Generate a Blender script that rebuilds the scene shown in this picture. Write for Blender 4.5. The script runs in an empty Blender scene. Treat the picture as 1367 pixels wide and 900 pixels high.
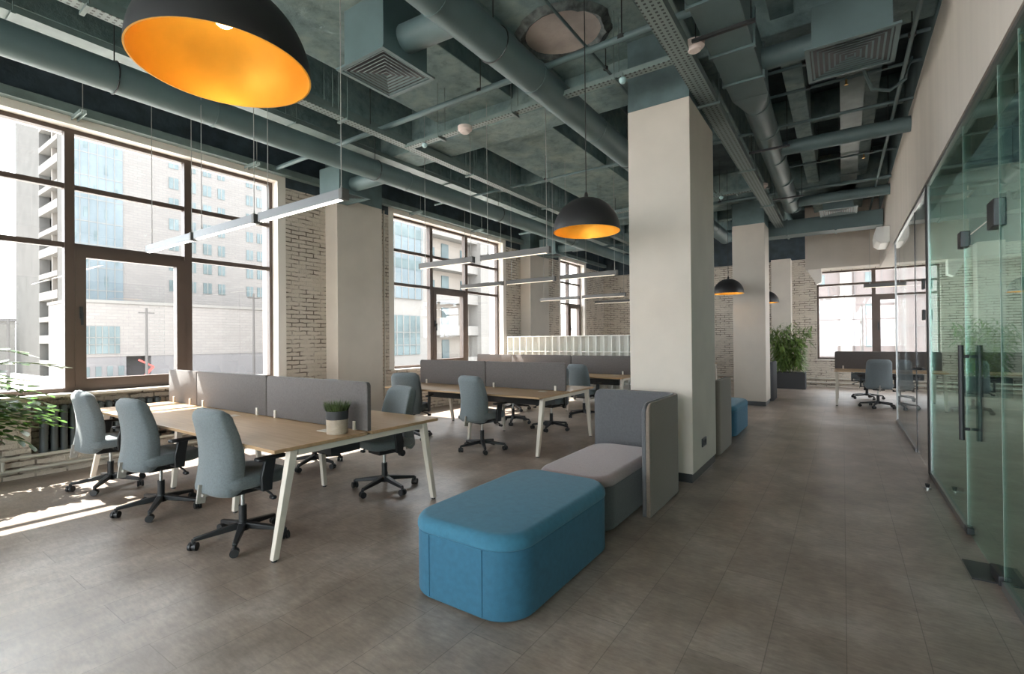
import bpy, math, random
from mathutils import Vector, Matrix
random.seed(7)
C = bpy.context.scene.collection
PI = math.pi

# ------------------------------------------------------------------ helpers
class MB:
    """collects simple solids and links them as ONE mesh object"""
    def __init__(s):
        s.v = []; s.f = []; s.M = Matrix.Identity(4)
    def add(s, vs, fs):
        o = len(s.v)
        s.v += [tuple(s.M @ Vector(p)) for p in vs]
        s.f += [tuple(i + o for i in f) for f in fs]
        return s
    def box(s, x0, x1, y0, y1, z0, z1):
        vs = [(x0,y0,z0),(x1,y0,z0),(x1,y1,z0),(x0,y1,z0),(x0,y0,z1),(x1,y0,z1),(x1,y1,z1),(x0,y1,z1)]
        return s.add(vs, [(0,3,2,1),(4,5,6,7),(0,1,5,4),(1,2,6,5),(2,3,7,6),(3,0,4,7)])
    def loft(s, rings, cap=True, closed=True):
        n = len(rings[0]); vs = [p for r in rings for p in r]; fs = []
        for k in range(len(rings) - 1):
            for i in range(n if closed else n - 1):
                j = (i + 1) % n
                fs.append((k*n+i, k*n+j, (k+1)*n+j, (k+1)*n+i))
        if cap:
            fs.append(tuple(reversed(range(n))))
            fs.append(tuple((len(rings)-1)*n + i for i in range(n)))
        return s.add(vs, fs)
    def cyl(s, p0, p1, r0, r1=None, n=16, cap=True):
        r1 = r0 if r1 is None else r1
        p0 = Vector(p0); p1 = Vector(p1); d = (p1 - p0).normalized()
        a = Vector((0,0,1)) if abs(d.z) < .9 else Vector((1,0,0))
        u = d.cross(a).normalized(); w = d.cross(u)
        def ring(p, r):
            return [tuple(p + (u*math.cos(2*PI*i/n) - w*math.sin(2*PI*i/n))*r) for i in range(n)]
        return s.loft([ring(p0, r0), ring(p1, r1)], cap)
    def tube(s, pts, r, n=8):
        pts = [Vector(p) for p in pts]; rings = []
        for i, p in enumerate(pts):
            d = (pts[min(i+1, len(pts)-1)] - pts[max(i-1, 0)]).normalized()
            a = Vector((0,0,1)) if abs(d.z) < .9 else Vector((1,0,0))
            u = d.cross(a).normalized(); w = d.cross(u)
            rr = r[i] if isinstance(r, (list, tuple)) else r
            rings.append([tuple(p + (u*math.cos(2*PI*k/n) - w*math.sin(2*PI*k/n))*rr) for k in range(n)])
        return s.loft(rings)
    def bar(s, p0, p1, w0, h0, w1=None, h1=None):
        """tapered rectangular bar"""
        w1 = w0 if w1 is None else w1; h1 = h0 if h1 is None else h1
        p0 = Vector(p0); p1 = Vector(p1); d = (p1 - p0).normalized()
        a = Vector((0,0,1)) if abs(d.z) < .9 else Vector((1,0,0))
        u = d.cross(a).normalized(); w = u.cross(d)
        def ring(p, W, H):
            return [tuple(p + u*x*W/2 + w*y*H/2) for x, y in ((-1,-1),(1,-1),(1,1),(-1,1))]
        return s.loft([ring(p0, w0, h0), ring(p1, w1, h1)])
    def lathe(s, prof, c=(0,0,0), n=48, cap=False):
        rings = [[(c[0]+r*math.cos(2*PI*i/n), c[1]+r*math.sin(2*PI*i/n), c[2]+z) for i in range(n)] for r, z in prof]
        return s.loft(rings, cap)
    def pad(s, x0, x1, y0, y1, z0, z1, rc, rt=.03, rb=.0, seg=8, fil=5):
        """rounded-rectangle pad: corner radius rc, top fillet rt, bottom fillet rb"""
        def ring(ins, z):
            r = max(rc - ins, .004); out = []
            for cx, cy, a0 in ((x1-ins-r, y1-ins-r, 0), (x0+ins+r, y1-ins-r, PI/2), (x0+ins+r, y0+ins+r, PI), (x1-ins-r, y0+ins+r, 1.5*PI)):
                for k in range(seg + 1):
                    a = a0 + PI/2*k/seg
                    out.append((cx + r*math.cos(a), cy + r*math.sin(a), z))
            return out
        rings = []
        if rb:
            for k in range(fil + 1):
                a = PI/2*k/fil; rings.append(ring(rb*(1-math.sin(a)), z0 + rb*(1-math.cos(a))))
        else: rings.append(ring(0, z0))
        if rt:
            for k in range(fil + 1):
                a = PI/2*k/fil; rings.append(ring(rt*(1-math.cos(a)), z1 - rt + rt*math.sin(a)))
        else: rings.append(ring(0, z1))
        return s.loft(rings)
    def prism(s, poly, z0, z1):
        n = len(poly)
        return s.loft([[(x,y,z0) for x,y in poly], [(x,y,z1) for x,y in poly]])
    def build(s, name, mat, parent=None, loc=None, bevel=0, smooth=35):
        me = bpy.data.meshes.new(name); me.from_pydata(s.v, [], s.f); me.validate(); me.update()
        me.polygons.foreach_set('use_smooth', [True]*len(me.polygons))
        me.set_sharp_from_angle(angle=math.radians(smooth))
        me.materials.append(mat)
        o = bpy.data.objects.new(name, me); C.objects.link(o)
        if parent: o.parent = parent
        if loc: o.location = loc
        if bevel:
            b = o.modifiers.new('bevel', 'BEVEL'); b.width = bevel; b.segments = 2; b.limit_method = 'ANGLE'; b.angle_limit = math.radians(40)
        return o

def tag(o, label=None, cat=None, group=None, kind=None):
    if label: o['label'] = label
    if cat: o['category'] = cat
    if group: o['group'] = group
    if kind: o['kind'] = kind
    return o
def thing(name, label, cat, loc=(0,0,0), rz=0, group=None):
    o = bpy.data.objects.new(name, None); C.objects.link(o); o.empty_display_size = .1
    o.location = loc; o.rotation_euler = (0,0,rz)
    return tag(o, label, cat, group)
def struct(o, label=None, cat=None):
    o['kind'] = 'structure'
    return tag(o, label, cat)
def dup(o, loc, rz, label=None, group=None, parent=None):
    c = o.copy(); C.objects.link(c)
    if parent: c.parent = parent
    else:
        c.location = loc; c.rotation_euler = (0,0,rz)
        if label: c['label'] = label
        if group: c['group'] = group
    for ch in list(o.children): dup(ch, None, 0, parent=c)
    return c

# ------------------------------------------------------------------ materials
def newmat(name):
    m = bpy.data.materials.new(name); m.use_nodes = True
    n = m.node_tree.nodes; l = m.node_tree.links
    return m, n, l, n['Principled BSDF']
def N(n, t, **k):
    x = n.new(t)
    for a, b in k.items(): setattr(x, a, b)
    return x
def rgba(c): return (c[0], c[1], c[2], 1)
def plain(name, col, rough=.5, metal=0, var=.0, scale=6, bump=0, bscale=80, spec=.5, sheen=0, stretch=None):
    m, n, l, b = newmat(name)
    b.inputs['Base Color'].default_value = rgba(col); b.inputs['Roughness'].default_value = rough
    b.inputs['Metallic'].default_value = metal; b.inputs['Specular IOR Level'].default_value = spec
    if sheen:
        b.inputs['Sheen Weight'].default_value = sheen; b.inputs['Sheen Roughness'].default_value = .4
    tc = N(n, 'ShaderNodeTexCoord'); src = tc.outputs['Object']
    if stretch:
        mp = N(n, 'ShaderNodeMapping'); mp.inputs['Scale'].default_value = stretch
        l.new(src, mp.inputs['Vector']); src = mp.outputs['Vector']
    if var:
        t = N(n, 'ShaderNodeTexNoise'); t.inputs['Scale'].default_value = scale; t.inputs['Detail'].default_value = 6
        l.new(src, t.inputs['Vector'])
        r = N(n, 'ShaderNodeValToRGB')
        r.color_ramp.elements[0].position = .3; r.color_ramp.elements[1].position = .7
        r.color_ramp.elements[0].color = rgba([c*(1-var) for c in col]); r.color_ramp.elements[1].color = rgba([min(1, c*(1+var)) for c in col])
        l.new(t.outputs['Fac'], r.inputs['Fac']); l.new(r.outputs['Color'], b.inputs['Base Color'])
    if bump:
        t2 = N(n, 'ShaderNodeTexNoise'); t2.inputs['Scale'].default_value = bscale; t2.inputs['Detail'].default_value = 4
        l.new(src, t2.inputs['Vector'])
        bp = N(n, 'ShaderNodeBump'); bp.inputs['Strength'].default_value = bump; bp.inputs['Distance'].default_value = .01
        l.new(t2.outputs['Fac'], bp.inputs['Height']); l.new(bp.outputs['Normal'], b.inputs['Normal'])
    return m
def emit(name, col, strength):
    m, n, l, b = newmat(name)
    b.inputs['Base Color'].default_value = rgba(col)
    b.inputs['Emission Color'].default_value = rgba(col); b.inputs['Emission Strength'].default_value = strength
    return m
def glass(name, tint, f0=.04, rough=0.0, tintg=(1,1,1)):
    m, n, l, b = newmat(name); n.remove(b)
    out = n['Material Output']
    tr = N(n, 'ShaderNodeBsdfTransparent'); tr.inputs['Color'].default_value = rgba(tint)
    gl = N(n, 'ShaderNodeBsdfGlossy'); gl.inputs['Roughness'].default_value = rough; gl.inputs['Color'].default_value = rgba(tintg)
    lw = N(n, 'ShaderNodeLayerWeight'); lw.inputs['Blend'].default_value = .5
    p = N(n, 'ShaderNodeMath', operation='POWER'); p.inputs[1].default_value = 5
    mu = N(n, 'ShaderNodeMath', operation='MULTIPLY_ADD'); mu.inputs[1].default_value = 1 - f0; mu.inputs[2].default_value = f0
    mx = N(n, 'ShaderNodeMixShader')
    l.new(lw.outputs['Facing'], p.inputs[0]); l.new(p.outputs[0], mu.inputs[0]); l.new(mu.outputs[0], mx.inputs['Fac'])
    l.new(tr.outputs[0], mx.inputs[1]); l.new(gl.outputs[0], mx.inputs[2]); l.new(mx.outputs[0], out.inputs['Surface'])
    return m
def planar(n, l):
    """(along-wall, height) coordinates for any axis-aligned wall, from the object position and the surface normal"""
    tc = N(n, 'ShaderNodeTexCoord'); sp = N(n, 'ShaderNodeSeparateXYZ'); l.new(tc.outputs['Object'], sp.inputs[0])
    ge = N(n, 'ShaderNodeNewGeometry'); sn = N(n, 'ShaderNodeSeparateXYZ'); l.new(ge.outputs['True Normal'], sn.inputs[0])
    ax = N(n, 'ShaderNodeMath', operation='ABSOLUTE'); l.new(sn.outputs['X'], ax.inputs[0])
    gt = N(n, 'ShaderNodeMath', operation='GREATER_THAN'); l.new(ax.outputs[0], gt.inputs[0]); gt.inputs[1].default_value = .5
    mx = N(n, 'ShaderNodeMix'); l.new(gt.outputs[0], mx.inputs['Factor']); l.new(sp.outputs['X'], mx.inputs['A']); l.new(sp.outputs['Y'], mx.inputs['B'])
    cb = N(n, 'ShaderNodeCombineXYZ'); l.new(mx.outputs['Result'], cb.inputs['X']); l.new(sp.outputs['Z'], cb.inputs['Y'])
    return cb.outputs[0], tc.outputs['Object']
def brick(name, c1, c2, mortar, w=.26, h=.068, mort=.010, bump=.9, rough=.85, distort=.028, gaps=True):
    m, n, l, b = newmat(name); b.inputs['Roughness'].default_value = rough
    co, obj = planar(n, l)
    nz = N(n, 'ShaderNodeTexNoise'); nz.inputs['Scale'].default_value = 9; l.new(obj, nz.inputs['Vector'])
    vm = N(n, 'ShaderNodeVectorMath', operation='MULTIPLY_ADD'); l.new(nz.outputs['Color'], vm.inputs[0]); vm.inputs[1].default_value = (distort, distort, 0); l.new(co, vm.inputs[2])
    bt = N(n, 'ShaderNodeTexBrick'); bt.inputs['Scale'].default_value = 1
    bt.inputs['Brick Width'].default_value = w; bt.inputs['Row Height'].default_value = h; bt.inputs['Mortar Size'].default_value = mort; bt.inputs['Mortar Smooth'].default_value = .25
    bt.inputs['Color1'].default_value = rgba(c1); bt.inputs['Color2'].default_value = rgba(c2); bt.inputs['Mortar'].default_value = rgba(mortar)
    l.new(vm.outputs[0], bt.inputs['Vector'])
    n2 = N(n, 'ShaderNodeTexNoise'); n2.inputs['Scale'].default_value = 5; n2.inputs['Detail'].default_value = 6; l.new(obj, n2.inputs['Vector'])
    # patches where the mortar has been painted over
    rp = N(n, 'ShaderNodeValToRGB'); rp.color_ramp.elements[0].position = .42; rp.color_ramp.elements[1].position = .58; l.new(n2.outputs['Fac'], rp.inputs['Fac'])
    mx = N(n, 'ShaderNodeMix', data_type='RGBA')
    mul = N(n, 'ShaderNodeMath', operation='MULTIPLY'); l.new(bt.outputs['Fac'], mul.inputs[0]); l.new(rp.outputs['Color'], mul.inputs[1])
    inv = N(n, 'ShaderNodeMath', operation='SUBTRACT'); l.new(bt.outputs['Fac'], inv.inputs[0]); l.new(mul.outputs[0], inv.inputs[1])
    l.new(inv.outputs[0], mx.inputs['Factor']); l.new(bt.outputs['Color'], mx.inputs['A']); mx.inputs['B'].default_value = rgba(c2)
    l.new(mx.outputs['Result'] if gaps else bt.outputs['Color'], b.inputs['Base Color'])
    n3 = N(n, 'ShaderNodeTexNoise'); n3.inputs['Scale'].default_value = 45; n3.inputs['Detail'].default_value = 5; l.new(obj, n3.inputs['Vector'])
    hh = N(n, 'ShaderNodeMath', operation='MULTIPLY_ADD'); l.new(bt.outputs['Fac'], hh.inputs[0]); hh.inputs[1].default_value = -1.2
    l.new(n3.outputs['Fac'], hh.inputs[2])
    bp = N(n, 'ShaderNodeBump'); bp.inputs['Strength'].default_value = bump; bp.inputs['Distance'].default_value = .022
    l.new(hh.outputs[0], bp.inputs['Height']); l.new(bp.outputs['Normal'], b.inputs['Normal'])
    return m
def floor_mat():
    m, n, l, b = newmat('concrete_planks')
    tc = N(n, 'ShaderNodeTexCoord'); o = tc.outputs['Object']
    sp = N(n, 'ShaderNodeSeparateXYZ'); l.new(o, sp.inputs[0])
    cb = N(n, 'ShaderNodeCombineXYZ'); l.new(sp.outputs['Y'], cb.inputs['X']); l.new(sp.outputs['X'], cb.inputs['Y'])
    bt = N(n, 'ShaderNodeTexBrick'); l.new(cb.outputs[0], bt.inputs['Vector']); bt.inputs['Scale'].default_value = 1
    bt.inputs['Brick Width'].default_value = .93; bt.inputs['Row Height'].default_value = .3075; bt.inputs['Mortar Size'].default_value = .0022; bt.inputs['Mortar Smooth'].default_value = .3
    bt.inputs['Color1'].default_value = rgba((.98,.98,.98)); bt.inputs['Color2'].default_value = rgba((.84,.84,.84)); bt.inputs['Mortar'].default_value = rgba((.5,.5,.5))
    n1 = N(n, 'ShaderNodeTexNoise'); n1.inputs['Scale'].default_value = 1.6; n1.inputs['Detail'].default_value = 7; n1.inputs['Roughness'].default_value = .62; l.new(o, n1.inputs['Vector'])
    r = N(n, 'ShaderNodeValToRGB'); e = r.color_ramp.elements
    e[0].position = .25; e[0].color = rgba(FLOOR[0]); e[1].position = .78; e[1].color = rgba(FLOOR[2])
    x = e.new(.5); x.color = rgba(FLOOR[1])
    l.new(n1.outputs['Fac'], r.inputs['Fac'])
    n2 = N(n, 'ShaderNodeTexNoise'); n2.inputs['Scale'].default_value = 8; n2.inputs['Detail'].default_value = 10; n2.inputs['Roughness'].default_value = .62
    mp = N(n, 'ShaderNodeMapping'); mp.inputs['Scale'].default_value = (1, .6, 1); l.new(o, mp.inputs['Vector']); l.new(mp.outputs[0], n2.inputs['Vector'])
    r2 = N(n, 'ShaderNodeValToRGB'); r2.color_ramp.elements[0].position = .15; r2.color_ramp.elements[1].position = .85
    r2.color_ramp.elements[0].color = rgba((.62,.62,.62)); r2.color_ramp.elements[1].color = rgba((1.3,1.3,1.3)); l.new(n2.outputs['Fac'], r2.inputs['Fac'])
    m1 = N(n, 'ShaderNodeMix', data_type='RGBA', blend_type='MULTIPLY'); m1.inputs['Factor'].default_value = 1
    l.new(r.outputs['Color'], m1.inputs['A']); l.new(bt.outputs['Color'], m1.inputs['B'])
    m2 = N(n, 'ShaderNodeMix', data_type='RGBA', blend_type='MULTIPLY'); m2.inputs['Factor'].default_value = .8
    l.new(m1.outputs['Result'], m2.inputs['A']); l.new(r2.outputs['Color'], m2.inputs['B'])
    n4 = N(n, 'ShaderNodeTexNoise'); n4.inputs['Scale'].default_value = 26; n4.inputs['Detail'].default_value = 8; n4.inputs['Roughness'].default_value = .7
    mp4 = N(n, 'ShaderNodeMapping'); mp4.inputs['Scale'].default_value = (.5, 1.8, 1); mp4.inputs['Rotation'].default_value = (0, 0, .35); l.new(o, mp4.inputs['Vector']); l.new(mp4.outputs[0], n4.inputs['Vector'])
    r4 = N(n, 'ShaderNodeValToRGB'); r4.color_ramp.elements[0].position = .3; r4.color_ramp.elements[1].position = .7
    r4.color_ramp.elements[0].color = rgba((.74,.74,.74)); r4.color_ramp.elements[1].color = rgba((1.2,1.2,1.2)); l.new(n4.outputs['Fac'], r4.inputs['Fac'])
    m3 = N(n, 'ShaderNodeMix', data_type='RGBA', blend_type='MULTIPLY'); m3.inputs['Factor'].default_value = 1
    l.new(m2.outputs['Result'], m3.inputs['A']); l.new(r4.outputs['Color'], m3.inputs['B'])
    l.new(m3.outputs['Result'], b.inputs['Base Color'])
    rr = N(n, 'ShaderNodeMapRange'); rr.inputs['To Min'].default_value = .29; rr.inputs['To Max'].default_value = .42; l.new(n2.outputs['Fac'], rr.inputs['Value'])
    l.new(rr.outputs[0], b.inputs['Roughness']); b.inputs['Specular IOR Level'].default_value = .95
    bp = N(n, 'ShaderNodeBump'); bp.inputs['Strength'].default_value = .12; bp.inputs['Distance'].default_value = .003
    l.new(n2.outputs['Fac'], bp.inputs['Height']); l.new(bp.outputs['Normal'], b.inputs['Normal'])
    return m
def wood(name, ca, cb_, rough=.4):
    m, n, l, b = newmat(name); b.inputs['Roughness'].default_value = rough
    tc = N(n, 'ShaderNodeTexCoord'); mp = N(n, 'ShaderNodeMapping'); mp.inputs['Scale'].default_value = (1.2, 14, 14); l.new(tc.outputs['Object'], mp.inputs['Vector'])
    t = N(n, 'ShaderNodeTexNoise'); t.inputs['Scale'].default_value = 2.2; t.inputs['Detail'].default_value = 6; t.inputs['Distortion'].default_value = .5; l.new(mp.outputs[0], t.inputs['Vector'])
    r = N(n, 'ShaderNodeValToRGB'); r.color_ramp.elements[0].position = .3; r.color_ramp.elements[1].position = .7
    r.color_ramp.elements[0].color = rgba(ca); r.color_ramp.elements[1].color = rgba(cb_)
    l.new(t.outputs['Fac'], r.inputs['Fac']); l.new(r.outputs['Color'], b.inputs['Base Color'])
    return m
def perforated(name, col, dark, sx, sy):
    """galvanised tray sheet: rows of dark slots, by object position"""
    m, n, l, b = newmat(name); b.inputs['Roughness'].default_value = .5
    tc = N(n, 'ShaderNodeTexCoord'); sp = N(n, 'ShaderNodeSeparateXYZ'); l.new(tc.outputs['Object'], sp.inputs[0])
    def wave(out, s):
        a = N(n, 'ShaderNodeMath', operation='MULTIPLY'); l.new(out, a.inputs[0]); a.inputs[1].default_value = s
        f = N(n, 'ShaderNodeMath', operation='FRACT'); l.new(a.outputs[0], f.inputs[0])
        g = N(n, 'ShaderNodeMath', operation='LESS_THAN'); l.new(f.outputs[0], g.inputs[0]); g.inputs[1].default_value = .45
        return g.outputs[0]
    mu = N(n, 'ShaderNodeMath', operation='MULTIPLY'); l.new(wave(sp.outputs['X'], sx), mu.inputs[0]); l.new(wave(sp.outputs['Y'], sy), mu.inputs[1])
    mx = N(n, 'ShaderNodeMix', data_type='RGBA'); l.new(mu.outputs[0], mx.inputs['Factor']); mx.inputs['A'].default_value = rgba(col); mx.inputs['B'].default_value = rgba(dark)
    l.new(mx.outputs['Result'], b.inputs['Base Color'])
    return m

def slab_mat():
    m, n, l, b = newmat('teal_painted_slab'); b.inputs['Roughness'].default_value = .75
    tc = N(n, 'ShaderNodeTexCoord'); o = tc.outputs['Object']
    def ramp(scale, detail, stops, dist=0):
        t = N(n, 'ShaderNodeTexNoise'); t.inputs['Scale'].default_value = scale; t.inputs['Detail'].default_value = detail; t.inputs['Roughness'].default_value = .65; t.inputs['Distortion'].default_value = dist; l.new(o, t.inputs['Vector'])
        r = N(n, 'ShaderNodeValToRGB'); e = r.color_ramp.elements
        e[0].position, e[0].color = stops[0][0], rgba(stops[0][1]); e[1].position, e[1].color = stops[-1][0], rgba(stops[-1][1])
        for q, c_ in stops[1:-1]: x = e.new(q); x.color = rgba(c_)
        l.new(t.outputs['Fac'], r.inputs['Fac']); return r.outputs['Color'], t.outputs['Fac']
    c1, f1 = ramp(1.7, 8, ((.3,(.10,.155,.17)), (.48,(.175,.25,.25)), (.62,(.23,.30,.285)), (.75,(.30,.345,.325))), .6)
    c2, f2 = ramp(7, 9, ((.3,(.6,.64,.66)), (.5,(1,1,1)), (.7,(1.12,1.12,1.12))), 0)
    mx = N(n, 'ShaderNodeMix', data_type='RGBA', blend_type='MULTIPLY'); mx.inputs['Factor'].default_value = 1
    l.new(c1, mx.inputs['A']); l.new(c2, mx.inputs['B']); l.new(mx.outputs['Result'], b.inputs['Base Color'])
    bp = N(n, 'ShaderNodeBump'); bp.inputs['Strength'].default_value = .8; bp.inputs['Distance'].default_value = .02
    l.new(f2, bp.inputs['Height']); l.new(bp.outputs['Normal'], b.inputs['Normal'])
    return m
FLOOR = [(.21,.155,.122), (.36,.288,.238), (.56,.485,.43)]
TEAL = (.115,.172,.182)
M = {}
M['floor'] = floor_mat()
M['brick'] = brick('painted_brick', (.70,.62,.54), (.63,.56,.48), (.19,.155,.125))
M['plaster'] = plain('beige_plaster', (.60,.54,.48), .8, var=.05, scale=2.5, bump=.08, bscale=60)
M['white'] = plain('white_paint', (.80,.74,.68), .6, var=.03, scale=3)
M['bulkhead'] = plain('off_white_plaster', (.70,.64,.58), .75, var=.05, scale=1.5, stretch=(1,3,.4))
M['teal'] = plain('teal_painted_concrete', TEAL, .65, var=.28, scale=3.5, bump=.5, bscale=14)
M['slab'] = slab_mat()
M['slabshade'] = plain('recess_shaded_slab', (.05,.075,.085), .8, var=.4, scale=3, bump=.5, bscale=12)  # deep shade between the ribs, put into the slab colour
M['duct'] = plain('teal_painted_metal', TEAL, .5, var=.08, scale=4, spec=.5)
M['navy'] = plain('dark_blue_painted_brick', (.04,.058,.072), .75, var=.3, scale=6, bump=.5, bscale=18)
M['tray'] = perforated('perforated_tray', (.19,.24,.235), (.02,.03,.03), 22, 22)
M['traysolid'] = plain('tray_steel', (.17,.22,.215), .5, var=.15)
M['bare'] = plain('bare_concrete', (.40,.345,.32), .8, var=.22, scale=3, bump=.4, bscale=14)
M['scar'] = plain('rough_plaster_edge', (.10,.115,.115), .9, var=.6, scale=14, bump=.8, bscale=25)
M['frame'] = plain('brown_window_frame', (.085,.058,.046), .45, var=.06)
M['wglass'] = glass('clear_glass', (.97,.98,.98))
M['gglass'] = glass('green_glass', (.77,.91,.87), .10, tintg=(.85,1,.95))
M['joint'] = plain('clear_silicone_joint', (.55,.62,.58), .3)
M['sglass'] = glass('grey_glass', (.86,.90,.90))
M['oak'] = wood('light_oak', (.40,.25,.135), (.50,.335,.195), .38)
M['whitemetal'] = plain('white_metal', (.70,.64,.56), .4)
M['felt'] = plain('grey_felt', (.128,.114,.11), .95, var=.12, scale=60, bump=.25, bscale=220, sheen=.2)
M['chairfab'] = plain('blue_grey_fabric', (.165,.192,.205), .9, var=.12, scale=90, bump=.25, bscale=260, sheen=.3)
M['chairdark'] = plain('charcoal_fabric', (.06,.066,.07), .9, var=.1, scale=90, bump=.2, bscale=260)
M['black'] = plain('black_plastic', (.015,.016,.018), .45)
M['chrome'] = plain('brushed_steel', (.55,.55,.54), .3, metal=1)
M['taupe'] = plain('grey_bracket', (.36,.34,.31), .5)
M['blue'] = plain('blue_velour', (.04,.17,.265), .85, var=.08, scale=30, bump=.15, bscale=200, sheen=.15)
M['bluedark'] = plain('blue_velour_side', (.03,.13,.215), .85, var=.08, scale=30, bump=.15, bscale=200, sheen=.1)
M['pink'] = plain('mauve_fabric', (.33,.262,.265), .9, var=.07, scale=70, bump=.2, bscale=220, sheen=.3)
M['softgrey'] = plain('grey_upholstery', (.105,.105,.112), .92, var=.1, scale=70, bump=.2, bscale=220, sheen=.3)
M['softtaupe'] = plain('taupe_upholstery', (.19,.148,.118), .92, var=.1, scale=70, bump=.2, bscale=220, sheen=.3)
M['softdark'] = plain('dark_upholstery', (.045,.047,.052), .92, var=.1, scale=70)
M['lampblack'] = plain('matt_black_lamp', (.018,.017,.018), .5)
M['gold'] = plain('gold_lamp_lining', (.95,.52,.075), .38, metal=.55, var=.06, scale=9)
M['bulb'] = emit('warm_bulb', (1,.72,.38), 16)
M['led'] = emit('led_diffuser', (1,.95,.86), 6)
M['alu'] = plain('aluminium_profile', (.2,.21,.225), .45, metal=.3)
M['leddim'] = emit('dim_led_diffuser', (1,.88,.7), .35)
M['aludark'] = plain('dark_cap_shaded_body', (.12,.115,.11), .45)  # dark end caps; for dim-row bodies, shade put into the colour
M['cable'] = plain('steel_cable', (.35,.35,.34), .4)
M['radiator'] = plain('anthracite_radiator', (.085,.10,.105), .45)
M['pipe'] = plain('painted_pipe', (.62,.58,.51), .55, var=.06)
M['detector'] = plain('detector_plastic', (.74,.62,.58), .5)
M['sprink'] = plain('pale_blue_plastic', (.42,.62,.64), .4)
M['brass'] = plain('brass', (.6,.35,.12), .35, metal=1)
M['darkmetal'] = plain('dark_metal', (.045,.047,.05), .4, metal=.5)
M['leaf'] = plain('glossy_green_leaf', (.062,.155,.014), .3, var=.4, scale=7)
M['bamboo'] = plain('bamboo_leaf', (.15,.23,.06), .5, var=.4, scale=5)
M['stem'] = plain('plant_stem', (.16,.2,.07), .6)
M['grass'] = plain('grass_tuft', (.07,.10,.03), .6, var=.5, scale=25)
M['pot'] = wood('pot_wood', (.36,.29,.22), (.47,.39,.31), .6)
M['potdark'] = plain('pot_dark_rim', (.03,.03,.032), .6)
M['planter'] = plain('dark_planter', (.035,.036,.04), .6)
M['socket'] = plain('dark_socket', (.06,.06,.065), .4)
M['rail'] = plain('steel_rail', (.3,.3,.3), .35, metal=.8)
M['acwhite'] = plain('ac_plastic', (.78,.77,.74), .4)
M['shelfwhite'] = plain('white_laminate', (.80,.79,.75), .4)
# outside
M['xbrick'] = brick('pale_brick_outside', (0.164,0.149,0.141), (0.180,0.166,0.156), (0.135,0.127,0.123), w=.9, h=.32, mort=.03, bump=.2, gaps=False)
M['xwhite'] = plain('white_render_outside', (0.174,0.166,0.157), .8, var=.05, scale=.3, spec=0)
M['xbeige'] = plain('beige_render_outside', (0.196,0.174,0.153), .8, var=.05, scale=.3)
M['xpink'] = plain('pink_cladding_outside', (0.119,0.100,0.098), .8, var=.05, scale=.3)
M['xglass'] = plain('blue_facade_glass', (0.108,0.131,0.144), .25, var=.15, scale=.25, spec=.2)
M['xwin'] = plain('teal_window_glass', (.085,.11,.115), .2, var=.25, scale=.5, spec=.3)
M['xdark'] = plain('dark_opening', (.072,.066,.066), .8)
M['towerbrick'] = brick('pale_tower_brick', (0.136,0.125,0.118), (0.150,0.138,0.130), (0.112,0.106,0.102), w=.9, h=.32, mort=.03, bump=.2, gaps=False)
M['endwall'] = plain('pale_end_wall', (.10,.096,.092), .9, var=.08, scale=.5, spec=0)
M['xgrey'] = plain('grey_base_outside', (0.128,0.121,0.123), .8, var=.05, scale=.4)
M['xground'] = plain('pale_pavement', (.46,.44,.41), .9, var=.08, scale=.2)
M['xtree'] = plain('tree_leaves', (0.070,0.119,0.042), .7, var=.4, scale=2)
M['xred'] = plain('red_paint', (.5,.06,.05), .5)
M['xpole'] = plain('pole_concrete', (.085,.08,.078), .9, spec=0)
# ------------------------------------------------------------------ the setting
XW, XG, YB, YF = -7.3, .75, 16.7, -5.6         # window wall, glass wall, far wall, wall behind the camera
ZC = 5.0                                      # underside of the slab
fl = MB().box(-7.8, 5.0, YF-.3, YB+.3, -.2, 0).build('floor', M['floor']); struct(fl)

W1, W2, W3, W0 = (.5, 4.18), (6.55, 10.27), (13.4, 15.08), (-5.2, -1.5)
HEAD, SILL = 3.97, .88
# brick wall with its window openings
w = MB(); T = .45
def wx(y0, y1, z0, z1, x=XW): w.box(XW-T, x, y0, y1, z0, z1)
for y0, y1 in ((YF, W0[0]-.13), (W0[1]+.13, W1[0]-.13), (W1[1]+.13, W2[0]-.13), (W2[1]+.13, W3[0]-.13), (W3[1]+.13, YB+.3)):
    wx(y0, y1, 0, 3.9)
for a in (W0, W1, W2, W3):
    lo = a[0]-.13; hi = a[1]+.13
    if a is W1:
        wx(lo, 1.38, 0, SILL-.03); wx(1.38, 3.95, 0, SILL-.03, XW-.19); wx(3.95, hi, 0, SILL-.03)
        w.box(XW-.19, XW, 1.38, 3.95, 0, .2)
    else: wx(lo, hi, 0, SILL-.03)
struct(w.build('wall_left', M['brick']))
struct(MB().box(XW-T, XW+.002, YF, YB+.3, 4.1, ZC).box(XW-T, XW+.001, YF, W0[0]-.13, 3.9, 4.1).box(XW-T, XW+.001, W0[1]+.13, W1[0]-.13, 3.9, 4.1).box(XW-T, XW+.001, W1[1]+.13, W2[0]-.13, 3.9, 4.1)
       .box(XW-T, XW+.001, W2[1]+.13, W3[0]-.13, 3.9, 4.1).box(XW-T, XW+.001, W3[1]+.13, YB+.3, 3.9, 4.1).build('lintel', M['navy']))
struct(MB().box(XW, XW+.12, YF, YB, 4.06, 4.16).build('lintel_flange', M['traysolid']))

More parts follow.
